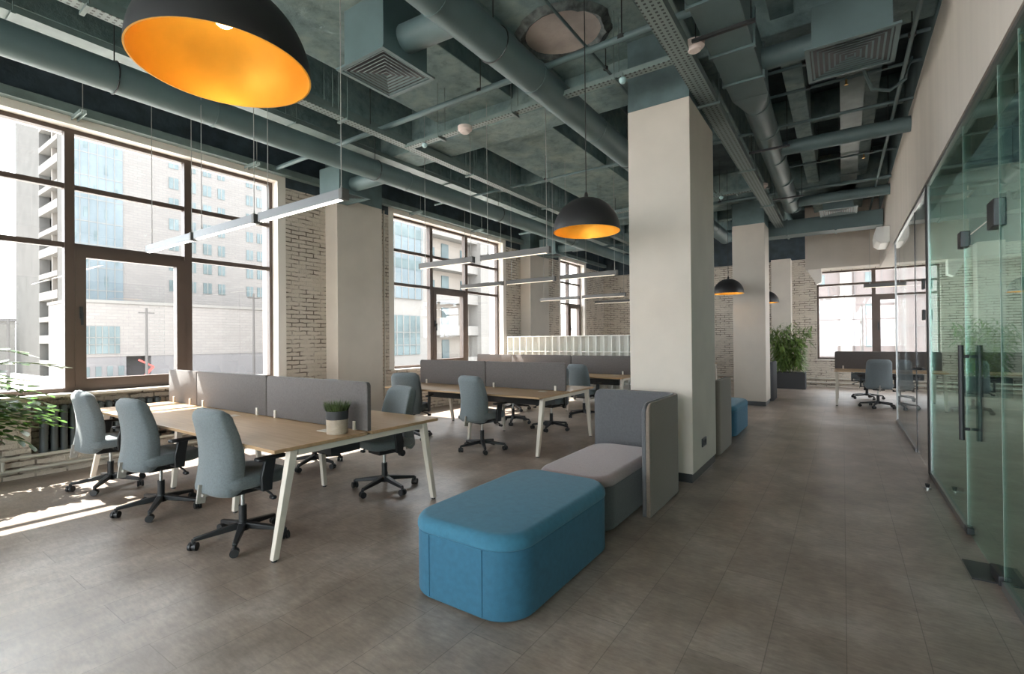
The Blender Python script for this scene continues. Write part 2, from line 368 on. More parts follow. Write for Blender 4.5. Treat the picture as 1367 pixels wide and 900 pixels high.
def window(name, axis, plane, lo, hi, z0, z1, mull, trans, sash, depth=.09, side=1):
    """axis 'y': window in a wall x = plane; axis 'x': in a wall y = plane. sash = index of the opening pane"""
    def bx(mb, a0, a1, c0, c1, d0, d1):
        return mb.box(plane+d0, plane+d1, a0, a1, c0, c1) if axis == 'y' else mb.box(a0, a1, plane+d0, plane+d1, c0, c1)
    h = depth/2
    root = thing(name, None, None); root['kind'] = 'structure'
    f = MB(); b = .05
    bx(f, lo, lo+b, z0, z1, -h, h); bx(f, hi-b, hi, z0, z1, -h, h); bx(f, lo+b, hi-b, z0, z0+b, -h, h); bx(f, lo+b, hi-b, z1-b, z1, -h, h)
    for m_ in mull: bx(f, m_-.045, m_+.045, z0+b, z1-b, -h, h+.01)
    ed = [lo+b] + [k for m_ in mull for k in (m_-.045, m_+.045)] + [hi-b]
    spans = [(ed[2*i], ed[2*i+1]) for i in range(len(mull)+1)]
    for t in trans:
        for a0, a1 in spans: bx(f, a0, a1, t-.03, t+.03, -h*.8, h*.8)
    f.build('window_frame', M['frame'], root)
    zs = [z0+b] + [k for t in sorted(trans) for k in (t-.03, t+.03)] + [z1-b]
    for i, (a0, a1) in enumerate(spans):
        for k in range(len(trans)+1):
            c0, c1 = zs[2*k], zs[2*k+1]
            if i == sash and k == 0:
                s = MB(); q = .1
                bx(s, a0, a0+q, c0, c1, -h, h+.02); bx(s, a1-q, a1, c0, c1, -h, h+.02); bx(s, a0+q, a1-q, c0, c0+q, -h, h+.02); bx(s, a0+q, a1-q, c1-q, c1, -h, h+.02)
                so = s.build('sash', M['frame'], root)
                bx(MB(), a0+q, a1-q, c0+q, c1-q, -.004, .004).build('pane', M['wglass'], so)
                zz = c0 + .62*(c1-c0)*.8
                hm = MB(); e = (h+.02)*side
                d0, d1 = sorted((e, e+.018*side)); bx(hm, a0+.035, a0+.065, zz, zz+.14, d0, d1)
                d0, d1 = sorted((e+.018*side, e+.05*side)); bx(hm, a0+.04, a0+.06, zz+.05, zz+.07, d0, d1)
                d0, d1 = sorted((e+.035*side, e+.055*side)); bx(hm, a0+.04, a0+.062, zz-.08, zz+.07, d0, d1)
                hm.build('handle', M['darkmetal'], so)
            else:
                bx(MB(), a0, a1, c0, c1, -.004, .004).build('pane', M['wglass'], root)
    return root
XP = XW - .2
def reveal(root, a):
    r = MB(); r.box(XW-T, XW+.003, a[0]-.13, a[0], SILL, HEAD).box(XW-T, XW+.003, a[1], a[1]+.13, SILL, HEAD).box(XW-T, XW+.003, a[0]-.13, a[1]+.13, HEAD, 4.1)
    r.build('reveal', M['white'], root)
    MB().box(XW-T, XW+.05, a[0]-.13, a[1]+.13, SILL-.03, SILL).build('sill', M['white'], root, bevel=.004)
for nm, a, mu, sa in (('window_1', W1, (1.74, 2.98), 1), ('window_2', W2, (7.76, 8.96), 1), ('window_3', W3, (14.2,), 1), ('window_4', W0, (-3.97, -2.73), 1)):
    reveal(window(nm, 'y', XP, a[0], a[1], SILL, HEAD, mu, (2.6, 3.29), sa), a)

# pilasters on the window wall (paint changes to teal at 3.87)
for y0, y1 in ((5.03, 5.99), (11.1, 12.1)):
    p = MB().box(XW-.02, -6.98, y0, y1, 0, 3.87).build('pillar', M['plaster'], bevel=.006); struct(p)
    MB().box(XW-.02, -6.98, y0, y1, 3.87, ZC).build('pillar_top', M['teal'], p)
# free pillars
def pillar(x0, x1, y0, y1, socket=None):
    p = MB().box(x0, x1, y0, y1, .09, 3.87).build('pillar', M['plaster'], bevel=.006); struct(p)
    MB().box(x0+.002, x1-.002, y0+.002, y1-.002, 3.87, ZC).build('pillar_top', M['teal'], p)
    MB().box(x0+.012, x1-.012, y0+.012, y1-.012, 0, .09).build('plinth', M['darkmetal'], p)
    return p
pillar(-1.88, -1.24, 4.98, 6.03)
pillar(-1.97, -1.34, 11.4, 12.1)
struct(MB().box(-1.75, -1.24, 16.25, YB+.02, 0, 3.75).build('pillar', M['plaster'], bevel=.006))
so = thing('wall_socket', 'black double wall socket low on the side of the nearest pillar', 'socket', (-1.24, 5.42, .34))
MB().box(0, .012, -.09, .09, -.045, .045).build('plate', M['socket'], so, bevel=.004)
for q in (-.045, .047): MB().cyl((.012,q,0), (.016,q,0), .026).build('outlet', M['black'], so)

# far wall with its window
b = MB(); wl, wr, wz0, wz1 = -.62, 1.95, .8, 3.35
b.box(XW-.3, wl, YB, YB+.4, 0, 3.75).box(wr, 4.6, YB, YB+.4, 0, 3.75).box(wl, wr, YB, YB+.4, 0, wz0).box(wl, wr, YB, YB+.4, wz1, 3.75)
struct(b.build('wall_back', M['brick']))
struct(MB().box(XW-.3, 4.6, YB-.002, YB+.4, 3.75, ZC).build('lintel', M['navy']))
wb = window('window_5', 'x', YB+.15, wl, wr, wz0, wz1, (.72,), (2.6, 2.95), 1, side=-1)
MB().box(wl-.03, wr+.03, YB-.03, YB+.3, wz0-.04, wz0).build('sill', M['white'], wb)
# fascia box over the far bay, with its bracket
struct(MB().box(-.75, 4.4, 14.0, 14.5, 3.12, ZC).build('wall_fascia', M['plaster']))
struct(MB().loft([[(-.72,14.1,3.12),(-.42,14.1,3.12),(-.42,14.1,2.8),(-.52,14.1,2.75)], [(-.72,14.4,3.12),(-.42,14.4,3.12),(-.42,14.4,2.8),(-.52,14.4,2.75)]]).build('trim_1', M['white']))
# bulkhead above the glass wall
struct(MB().box(XG-.03, XG+.2, YF, 14.0, 3.03, 4.28).build('wall_right', M['bulkhead']))
struct(MB().box(XG-.032, XG+.2, YF, 14.0, 4.28, ZC).build('lintel', M['teal']))
# rooms behind the glass
rf = MB().box(4.4, 4.7, YF, YB+.3, 0, SILL).box(4.4, 4.7, YF, YB+.3, HEAD, ZC)
for y0, y1 in ((YF, 11.0), (15.8, YB+.3)): rf.box(4.4, 4.7, y0, y1, SILL, HEAD)
struct(rf.build('wall_right_far', M['plaster']))
window('added_window_8', 'y', 4.55, 11.0, 15.8, SILL, HEAD, (12.6, 14.2), (2.6,), 9)  # unseen window, added to brighten the far bench area
# wall behind the camera, glazed across
bk = MB(); bk.box(XW-.3, 4.7, YF-.4, YF, 0, .1).box(XW-.3, 4.7, YF-.4, YF, 4.3, ZC)
for x0, x1 in ((XW-.3, -6.7), (-2.2, -1.5), (3.4, 4.7)): bk.box(x0, x1, YF-.4, YF, .1, 4.3)
struct(bk.build('wall_front', M['plaster']))
window('window_6', 'x', YF-.2, -6.7, -2.2, .1, 4.3, (-5.2, -3.7), (2.6,), 9)
window('window_7', 'x', YF-.2, -1.5, 3.4, .1, 4.3, (.1, 1.75), (2.6,), 9)

# slab, ribs and beams
c = MB().box(-7.8, 4.9, YF-.4, YB+.4, ZC, ZC+.25).build('ceiling', M['slabshade']); struct(c)
for x0, x1 in ((-7.05,-6.85), (-6.35,-6.13), (-5.62,-5.42), (-3.0,-2.78), (-.55,-.35), (.2,.4)):
    struct(MB().box(x0, x1, YF, YB, 4.5, ZC).build('ceiling_rib', M['slab'], bevel=.01))
struct(MB().box(-4.85, -3.55, YF, YB, 4.62, ZC).build('ceiling_rib', M['slab'], bevel=.01))
for y0, y1 in ((-.9,-.4), (5.25,5.8), (11.25,11.85)):
    struct(MB().box(XW, XG-.03, y0, y1, 4.36, ZC).build('ceiling_beam', M['slab'], bevel=.012))
for y in (2.2, 8.4, 14.1):
    struct(MB().box(XW, XG-.03, y-.1, y+.1, 4.64, ZC).build('ceiling_beam', M['slab'], bevel=.01))
struct(MB().box(-2.78, -1.5, 2.6, 5.25, 4.62, ZC).build('ceiling_panel', M['slab'], bevel=.01))
struct(MB().box(-1.5, -1.2, YF, YB, 4.42, ZC).build('ceiling_beam', M['slab'], bevel=.012))
ZP = 4.62
# the broken-out circle in the slab
a = MB(); ring = [(-2.36+.40*math.cos(2*PI*k/40)*(1+.05*random.random()), 4.42+.34*math.sin(2*PI*k/40)*(1+.05*random.random())) for k in range(40)]
a.prism(ring, ZP-.012, ZP+.01); hole = struct(a.build('ceiling_patch', M['bare']))
rr = []
for k in range(40):
    t = 2*PI*k/40; j = 1 + .09*random.random()
    rr.append([(-2.36+.39*math.cos(t), 4.42+.33*math.sin(t), ZP-.005), (-2.36+.43*j*math.cos(t), 4.42+.37*j*math.sin(t), ZP-.05), (-2.36+.50*j*math.cos(t), 4.42+.44*j*math.sin(t), ZP-.004)])
rr.append(rr[0]); MB().loft(rr, cap=False, closed=False).build('rough_edge', M['scar'], hole)

# glass wall: near run with door, post, far run with door
g = thing('wall_glass', None, None); g['kind'] = 'structure'
def pane(y0, y1, z0=.05, z1=3.03, m_='gglass', parent=g, nm='pane'): return MB().box(XG-.004, XG+.004, y0+.002, y1-.002, z0, z1).build(nm, M[m_], parent)
DR = (3.86, 4.84)
for y0, y1 in ((YF, -2.6), (-2.6, -.2), (-.2, 1.5), (1.5, 2.7), (2.7, 3.46), (3.46, DR[0]), (DR[1], 6.56)): pane(y0, y1)
pane(DR[0], DR[1], 2.17, 3.03)
for y in (-2.6, -.2, 1.5, 2.7, 3.46, DR[0], DR[1]): MB().box(XG-.0045, XG+.0045, y-.002, y+.002, .05, 3.0).build('glazing_joint', M['joint'], g)
MB().box(XG-.02, XG+.02, YF, DR[0]-.02, 0, .05).box(XG-.02, XG+.02, DR[1]+.02, 6.55, 0, .05).box(XG-.02, XG+.02, YF, 6.55, 3.0, 3.031).build('channel', M['rail'], g)
# near door
d = thing('door_1', None, None); d['kind'] = 'structure'
pane(DR[0]+.006, DR[1]-.006, .012, 2.155, 'gglass', d, 'door_leaf')
MB().box(XG-.028, XG+.028, DR[0]+.0, DR[0]+.16, 2.08, 2.24).build('patch_fitting', M['darkmetal'], d, bevel=.005)
MB().box(XG-.028, XG+.028, DR[1]-.03, DR[1]+.08, 2.1, 2.22).build('strike_plate', M['darkmetal'], d, bevel=.005)
MB().box(XG-.028, XG+.028, DR[0]+.0, DR[0]+.2, .012, .07).build('patch_fitting', M['darkmetal'], d, bevel=.005)
MB().box(XG-.13, XG+.1, DR[0]+.06, DR[0]+.36, 0, .008).build('floor_closer', M['darkmetal'], d)
for sx in (-1, 1):
    x = XG + sx*.05
    h = MB().cyl((x, 4.70, .70), (x, 4.70, 1.38), .016, n=20)
    for z in (.78, 1.3): h.cyl((x, 4.70, z), (XG+sx*.006, 4.70, z), .010, n=12)
    h.build('pull_handle', M['black'], d)
MB().box(XG-.025, XG+.025, DR[1]-.1, DR[1]-.02, .012, .06).build('floor_bolt', M['darkmetal'], d, bevel=.005)
# post and far run
MB().box(XG-.016, XG+.016, 6.57, 6.61, 0, 3.03).build('post', M['rail'], g, bevel=.004)
MB().box(XG-.02, XG+.02, 6.61, 6.70, 0, 3.03).build('post_strip', M['black'], g)
d2 = thing('door_2', None, None); d2['kind'] = 'structure'
MB().box(XG-.004, XG+.004, 6.78, 7.74, .02, 2.98).build('door_leaf', M['sglass'], d2)
MB().box(XG-.012, XG+.012, 6.745, 6.775, .01, 2.98).box(XG-.008, XG+.008, 7.745, 7.77, .01, 2.98).build('door_frame', M['darkmetal'], d2)
for z in (1.62, 1.95): MB().box(XG-.045, XG-.02, 6.72, 6.80, z, z+.11).build('hinge', M['black'], d2, bevel=.003)
hh = MB()
for sx in (-1, 1): hh.cyl((XG, 7.66, 1.05), (XG+sx*.055, 7.66, 1.05), .012, n=12).cyl((XG+sx*.055, 7.67, 1.05), (XG+sx*.055, 7.53, 1.05), .011, n=12)
hh.build('lever_handle', M['black'], d2)
for y0, y1 in ((7.8, 9.1), (9.1, 10.4)): pane(y0, y1, .05, 3.03, 'sglass')
MB().box(XG-.015, XG+.015, 10.39, 10.42, 0, 3.03).build('edge_profile', M['rail'], g)
MB().box(XG-.02, XG+.02, 7.8, 10.4, 0, .05).box(XG-.02, XG+.02, 6.72, 10.4, 3.0, 3.031).build('channel', M['rail'], g)
for x_, lab in ((XG-.10, 'small steel door stop on the corridor floor before the glass door'), (XG+.14, 'small steel door stop on the floor behind the glass wall')):
    s = thing('door_stop', lab, 'door stop', (x_, 6.02, 0))
    MB().cyl((0,0,0), (0,0,.012), .028, n=20).build('base', M['chrome'], s)
    MB().cyl((0,0,.012), (0,0,.045), .014, .02, n=20).build('bumper', M['darkmetal'], s)

# heating pipes and radiator
hp = thing('heating_pipe', 'pair of white heating pipes running low along the brick under the first window', 'pipe', (XW+.05, -.6, 0))
for z in (.10, .235): MB().cyl((0, -1, z), (0, 5.62, z), .019, n=14).build('pipe', M['pipe'], hp)
MB().cyl((0, 1.76, .10), (0, 1.76, .235), .016, n=12).cyl((0, 1.745, .235), (0, 1.775, .235), .026, n=14).build('tee', M['pipe'], hp)
for z in (.12, .24):
    pp = tag(MB().cyl((-7.1, YB-.05, z), (-.2, YB-.05, z), .022, n=12).cyl((-.2, YB-.05, z), (4.2, YB-.05, z), .022, n=12).build('heating_pipe', M['pipe']),
        ('lower' if z < .2 else 'upper') + ' of two white pipes along the foot of the far brick wall', 'pipe')
for y, lab in ((6.12, 'thin white riser pipe on brick just past the window wall pillar'), (6.27, 'second riser pipe on brick, nearest to the middle window')):
    v = thing('riser_pipe', lab, 'pipe', (XW+.04, y, 0)); MB().cyl((0,0,0), (0,0,3.95), .018, n=12).build('pipe', M['pipe'], v)
    for z in (.9, 2.4, 3.6): MB().box(-.04, .022, -.026, .026, z, z+.025).build('clip', M['pipe'], v)
def radiator(y0, n, label):
    r = thing('radiator', label, 'radiator', (XW-.045, y0, .22))
    for k in range(n):
        y = k*.082
        MB().pad(-.065, .065, y, y+.062, 0, .54, .028, .028, .028, seg=4, fil=3).build('column', M['radiator'], r)
    MB().cyl((0, -.01, .04), (0, n*.082, .04), .022, n=12).cyl((0, -.01, .5), (0, n*.082, .5), .022, n=12).build('header', M['radiator'], r)
radiator(1.46, 14, 'dark grey column radiator under the nearest window beside the plant')
radiator(2.75, 13, 'dark grey column radiator under the window behind the front bench')
# ------------------------------------------------------------------ furniture
def make_chair():
    t = thing('office_chair', 'x', 'chair')
    MB().pad(-.245, .245, -.235, .245, .425, .515, .12, .035, .03).build('seat', M['chairfab'], t)
    # backrest: tall shell, sides wrapped forward, lumbar bend
    rings = []; K = 22
    for k in range(K+1):
        s = k/K; z = .39 + .60*s
        cy = -.225 + .035*math.sin(PI*min(1, s*1.15)) - .012*s
        hw = .222*(1 - .10*s**2.2); th = .068 - .016*s
        e = 1
        te = 1; sq = 1
        if s > .9: k_ = (s-.9)/.1; te = max(.28, math.sqrt(max(0, 1-k_*k_))); sq = 1 - .16*k_*k_
        if s < .08: k_ = (.08-s)/.08; te = max(.3, math.sqrt(max(0, 1-k_*k_))); sq = 1 - .08*k_*k_
        ring = []
        for i in range(36):
            a = 2*PI*i/36; ca, sa = math.cos(a), math.sin(a)
            X = hw*sq*math.copysign(abs(ca)**.32, ca); Y = th*max(te, .25)*math.copysign(abs(sa)**.42, sa)
            ring.append((X, cy + Y + .07*(abs(X)/.222)**2.6*(1-.45*s**3), z - .022*(abs(X)/hw)**4*s**10))
        rings.append(ring)
    MB().loft(rings).build('backrest', M['chairfab'], t, smooth=50)
    MB().bar((0,-.06,.405), (0,-.285,.40), .07, .022).bar((0,-.285,.345), (0,-.268,.47), .06, .016).build('back_bracket', M['taupe'], t, bevel=.004)
    m = MB().box(-.10, .10, -.13, .12, .355, .425).box(-.19, .19, -.03, .03, .40, .425).build('mechanism', M['black'], t, bevel=.012)
    MB().tube([(.10,.05,.39), (.18,.06,.385), (.25,.07,.36), (.27,.072,.345)], .008).pad(.245, .30, .055, .09, .325, .35, .012, .008, .008, seg=3, fil=2).build('lever', M['black'], t)
    MB().cyl((-.10,-.05,.375), (-.2,-.05,.375), .008, n=10).cyl((-.2,-.05,.375), (-.24,-.05,.375), .03, n=16).build('knob', M['black'], t)
    MB().cyl((0,0,.25), (0,0,.36), .0145, n=18).build('gas_lift', M['chrome'], t)
    MB().cyl((0,0,.09), (0,0,.255), .027, n=18).cyl((0,0,.075), (0,0,.135), .045, .034, n=20).build('column', M['black'], t)
    for k in range(5):
        a = PI/2 + 2*PI*k/5 + .3; u = (math.cos(a), math.sin(a))
        MB().bar((u[0]*.03, u[1]*.03, .108), (u[0]*.305, u[1]*.305, .075), .05, .044, .03, .026).build('base_leg', M['black'], t, bevel=.006)
        cst = MB(); c0 = Vector((u[0]*.305, u[1]*.305, 0)); q = a + 1.1 + .7*k; w_ = Vector((math.cos(q), math.sin(q), 0))
        cst.cyl(c0+Vector((0,0,.045)), c0+Vector((0,0,.078)), .013, n=12)
        for sg in (-1, 1): cst.cyl(c0+w_*sg*.008+Vector((0,0,.0285)), c0+w_*sg*.027+Vector((0,0,.0285)), .0285, n=20)
        cst.cyl(c0-w_*.006+Vector((0,0,.0285)), c0+w_*.006+Vector((0,0,.0285)), .022, n=16)
        cst.build('caster', M['black'], t)
    for sg in (-1, 1):
        x = sg*.285
        a = MB(); a.bar((sg*.19, .02, .412), (x, .02, .412), .07, .018)
        a.loft([[(x-.014, y-.035+d, z), (x+.014, y-.035+d, z), (x+.014, y+.035-d, z), (x-.014, y+.035-d, z)] for y, d, z in ((.02,.0,.40), (.02,-.008,.50), (.045,-.004,.62))])
        a.build('armrest_post', M['black'], t, bevel=.006)
        MB().pad(x-.038, x+.038, -.06, .16, .618, .64, .028, .01, .007, seg=5, fil=3).build('armrest', M['black'], t)
    return t
CH0 = make_chair(); used = [False]
def chair(x, y, deg, label, group):
    rz = math.radians(deg)
    if not used[0]:
        used[0] = True; CH0.location = (x, y, 0); CH0.rotation_euler = (0,0,rz); CH0['label'] = label; CH0['group'] = group; return CH0
    return dup(CH0, (x, y, 0), rz, label, group)

def bench(name_lab, x0, x1, y0, y1, panels, hd, group='workstation benches', z=.74, dz=0):
    """bench along X: two tops back to back, A-frames, felt screens between"""
    ym = (y0+y1)/2; L = x1 - x0
    t = thing('workbench', name_lab, 'desk', ((x0+x1)/2, ym, 0), 0, group)
    X0, X1, D = -L/2, L/2, (y1-y0)/2
    n = len(panels)
    xs = [X0] + [p - (x0+x1)/2 for p in panels]
    for s in (-1, 1):
        a, b_ = (.02, D) if s > 0 else (-D, -.02)
        MB().box(X0, X1, a, b_, z-.025, z).build('tabletop', M['oak'], t, bevel=.003)
    def frame(x, splay, inset, out=True):
        for s in (-1, 1):
            MB().loft([[(x-hw, s*(D-inset-splay)+ -hh, zz) if False else (x+sx*w_, s*yy+sy*w_, zz) for sx, sy in ((-1,-1),(1,-1),(1,1),(-1,1))] for yy, zz, w_ in ((D-inset, .012, .021), (D-inset-splay, z-.028, .028))]).build('leg', M['whitemetal'], t, bevel=.004)
            MB().cyl((x, s*(D-inset), 0), (x, s*(D-inset), .013), .018, n=12).build('foot', M['darkmetal'], t)
        MB().box(x-.025, x+.025, -(D-inset-splay-.03), D-inset-splay-.03, z-.068, z-.026).build('crossbeam', M['whitemetal'], t)
    frame(X1-.045, .13, .02); frame(X0+.045, .13, .02)
    for k in range(1, n):
        frame(X0 + L*k/n, .06, .34)
    MB().box(X0+.08, X1-.08, -.09, -.04, z-.068, z-.026).box(X0+.08, X1-.08, .04, .09, z-.068, z-.026).build('rail', M['whitemetal'], t)
    MB().box(X0+.3, X1-.3, -.14, .14, z-.20, z-.09).build('cable_tray', M['darkmetal'], t)
    for k in range(n):
        a, b_ = xs[k], xs[k+1]
        d = MB()
        def rr(yy, ins):
            out = []; r = .035
            xa, xb, za, zb = a+.006+ins, b_-.006-ins, z+.004+ins, z+hd-ins
            for cx, cz, a0 in ((xb-r, zb-r, 0), (xa+r, zb-r, PI/2), (xa+.006, za+.006, PI), (xb-.006, za+.006, 1.5*PI)):
                q = r if a0 < 2 else .006
                for j in range(6): out.append((cx+q*math.cos(a0+PI/2*j/5), yy, cz+q*math.sin(a0+PI/2*j/5)))
            return out
        d.loft([rr(-.02, .006), rr(-.016, 0), rr(.016, 0), rr(.02, .006)]).build('screen', M['felt'], t, smooth=30)
        for e in (a+.16, b_-.16):
            MB().box(e-.014, e+.014, -.032, .032, z, z+.07).build('bracket', M['whitemetal'], t, bevel=.002)
        for s in (-1, 1):
            MB().box((a+b_)/2+.35, (a+b_)/2+.47, s*.17-.04, s*.17+.04, z, z+.004).build('cable_port', M['whitemetal'], t, bevel=.002)
    return t
bench('oak workbench with the potted grass on it, nearest to the camera', -6.72, -3.06, 1.72, 3.26, (-5.98, -4.53, -3.06), .385)
bench('middle oak workbench in front of the second window', -5.85, -3.06, 5.05, 6.6, (-4.47, -3.1), .385)
bench('oak workbench standing just in front of the white pigeonhole shelf', -7.2, -3.3, 8.3, 9.8, (-6.21, -4.69, -3.4), .37)
bench('oak workbench behind the white shelf, glimpsed past the near pillar', -6.2, -2.95, 13.2, 14.7, (-4.6, -2.97), .375)
bench('oak workbench in front of the far wall window by the glass wall', -.16, 3.1, 12.2, 13.7, (1.5, 3.1), .385)

gB = 'chairs along the front bench'
chair(-6.13, 1.74, -2, 'blue-grey office chair at the front bench, closest to the radiator and plant', gB)
chair(-4.9, 1.74, 3, 'blue-grey office chair at the front bench, middle of its three near-side chairs', gB)
chair(-3.65, 1.81, 1, 'blue-grey office chair at the front bench, nearest to the camera', gB)
chair(-3.72, 3.2, 172, 'office chair on the far side of the front bench, behind the potted grass', gB)
chair(-5.1, 3.35, 186, 'office chair tucked behind the screens of the front bench, only casters clear', gB)
gM = 'chairs along the middle bench'
chair(-5.3, 5.05, 28, 'office chair at the left end of the middle bench, showing its pale back', gM)
chair(-3.95, 5.05, -8, 'office chair pulled up to the near side of the middle bench, back to camera', gM)
chair(-3.9, 6.8, 176, 'office chair on the far side of the middle bench, beside its end legs', gM)
chair(-4.75, 6.95, 190, 'office chair on the far side of the middle bench, behind the back-turned chair', gM)
chair(-5.6, 7.0, 178, 'office chair on the far side of the middle bench, nearest to the window', gM)
gS = 'chairs along the bench by the white shelf'
chair(-4.0, 8.2, -10, 'office chair at the bench by the white shelf, nearest to the pillar', gS)
chair(-5.6, 8.25, 6, 'office chair at the bench by the white shelf, seen low under the middle bench', gS)
gF = 'chairs along the far window bench'
chair(.58, 12.35, 4, 'blue-grey office chair at the far bench, its back to the corridor', gF)
chair(.45, 13.95, 186, 'office chair on the window side of the far bench, behind the near chair', gF)
chair(2.0, 12.35, -6, 'office chair at the far bench seen through the grey glass', gF)
chair(-3.5, 13.2, 0, 'office chair at the bench behind the pillar and white shelf', 'chairs behind the white shelf')

# potted grass
p = thing('potted_grass', 'small potted grass in a two-tone pot on the front bench', 'plant', (-3.22, 2.31, .741))
MB().lathe([(.001,0),(.077,0),(.082,.11)], n=32).build('pot', M['pot'], p)
MB().lathe([(.0821,.11),(.084,.175),(.076,.175),(.073,.15),(.001,.15)], n=32).build('rim', M['potdark'], p)
gm = MB()
for k in range(600):
    a = random.random()*2*PI; r = .070*math.sqrt(random.random()); l_ = .075+.035*random.random(); q = random.random()*2*PI
    o = Vector((r*math.cos(a), r*math.sin(a), .15)); tip = o + Vector((math.cos(a)*r*.55+.012*math.cos(q), math.sin(a)*r*.55+.012*math.sin(q), l_))
    s = Vector((-math.sin(q), math.cos(q), 0))*.003
    gm.add([o-s, o+s, tip], [(0,1,2)])
gm.build('grass_tuft', M['grass'], p)

# seating
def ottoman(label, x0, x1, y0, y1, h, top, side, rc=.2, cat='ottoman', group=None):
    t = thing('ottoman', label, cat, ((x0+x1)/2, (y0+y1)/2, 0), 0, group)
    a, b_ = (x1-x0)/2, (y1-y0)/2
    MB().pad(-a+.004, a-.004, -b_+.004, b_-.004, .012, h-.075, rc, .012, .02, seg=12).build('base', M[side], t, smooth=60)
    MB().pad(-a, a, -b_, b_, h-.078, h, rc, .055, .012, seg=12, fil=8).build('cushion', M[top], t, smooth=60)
    s = MB()
    for sx in (-1, 1): s.bar((sx*(a-rc), -b_+.003, .03), (sx*(a-rc), -b_+.003, h-.08), .006, .006)
    s.build('seam', M[side], t)
    f = MB()
    for sx in (-1, 1):
        for sy in (-1, 1): f.cyl((sx*(a-.15), sy*(b_-.2), 0), (sx*(a-.15), sy*(b_-.2), .015), .02, n=10)
    f.build('glide', M['black'], t)
    return t
gO = 'soft seating along the pillars'
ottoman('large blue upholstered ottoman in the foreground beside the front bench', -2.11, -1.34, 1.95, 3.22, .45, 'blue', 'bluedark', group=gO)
ottoman('mauve topped ottoman inside the grey screen before the nearest pillar', -2.06, -1.43, 3.26, 4.52, .42, 'pink', 'softgrey', group=gO)
ottoman('mauve topped ottoman hidden behind the nearest pillar and its taupe screen', -2.06, -1.43, 6.3, 7.45, .42, 'pink', 'softgrey', group=gO)
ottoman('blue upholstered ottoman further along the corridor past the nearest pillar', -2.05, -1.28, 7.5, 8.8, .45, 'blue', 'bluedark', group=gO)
def screen(label, yb, ya, x0, x1, h, inner, outer, group):
    """L-shaped upholstered screen: back leg along X at y=yb, side leg along Y from yb to ya, rounded corner"""
    t = thing('privacy_screen', label, 'screen', (x1, yb, 0), 0, group)
    sg = 1 if ya > yb else -1; r = .16; th = .065
    q_ = [.0, .006, .02, .045, .075]
    path = [(x0-x1+q, 0) for q in q_] + [(-r + r*math.sin(a), sg*(r - r*math.cos(a))) for a in [PI/2*k/10 for k in range(11)]] + [(0, ya-yb-sg*q) for q in reversed(q_)]
    drop = [.075-math.sqrt(max(0, .075**2-(.075-q)**2)) for q in q_]; hs = [h-d for d in drop] + [h]*11 + [h-d for d in reversed(drop)]
    pts = [Vector((x, y, 0)) for x, y in path]
    def shell(o0, o1):
        mb = MB(); rings = []
        for i, p in enumerate(pts):
            h = hs[i]
            d = (pts[min(i+1, len(pts)-1)] - pts[max(i-1, 0)]).normalized(); nrm = Vector((-d.y, d.x, 0))*sg
            ring = []
            for o, z in ((o0,.015), (o1,.015), (o1,h-.03), (o1+(o0-o1)*.25,h-.006), (o0+(o1-o0)*.25,h), (o0,h-.012)): ring.append(tuple(p + nrm*o + Vector((0,0,z))))
            rings.append(ring)
        return mb.loft(rings)
    shell(0, th*.5).build('outer_shell', M[outer], t, bevel=.012, smooth=50)
    shell(th*.5, th).build('inner_padding', M[inner], t, bevel=.012, smooth=50)
    MB().cyl((x0-x1+.1, sg*.04, 0), (x0-x1+.1, sg*.04, .02), .018, n=10).cyl((-.04, ya-yb-sg*.1, 0), (-.04, ya-yb-sg*.1, .02), .018, n=10).build('glide', M['black'], t)
    return t
screen('curved grey high-back screen around the mauve ottoman, before the nearest pillar', 4.74, 3.8, -2.16, -1.28, .93, 'softgrey', 'softtaupe', gO)
screen('taupe high-back screen just past the nearest pillar', 6.2, 7.05, -2.1, -1.25, .93, 'softgrey', 'softtaupe', gO)
screen('dark high-back screen just past the second pillar', 12.2, 13.0, -2.1, -1.3, .9, 'softdark', 'softdark', gO)

# white pigeonhole shelf
s = thing('pigeonhole_shelf', 'long low white pigeonhole shelf behind the workbenches', 'shelf', (-7.2, 10.3, 0))
L = 3.85; H = 1.53; Dp = .2
MB().box(0, L, Dp-.015, Dp, .05, H-.02).build('back_panel', M['shelfwhite'], s)
MB().box(0, L, -.01, Dp, H-.02, H).build('top', M['shelfwhite'], s, bevel=.002)
MB().box(0, L, 0, Dp, 0, .05).build('plinth', M['shelfwhite'], s)
for z in (.42, .78, 1.14): MB().box(0, L, 0, Dp-.016, z, z+.018).build('shelf_board', M['shelfwhite'], s)
n = 20
for k in range(n+1):
    x = (L-.018)*k/n
    MB().box(x, x+.018, -.004, Dp-.016, .05, H-.021).build('upright', M['shelfwhite'], s)

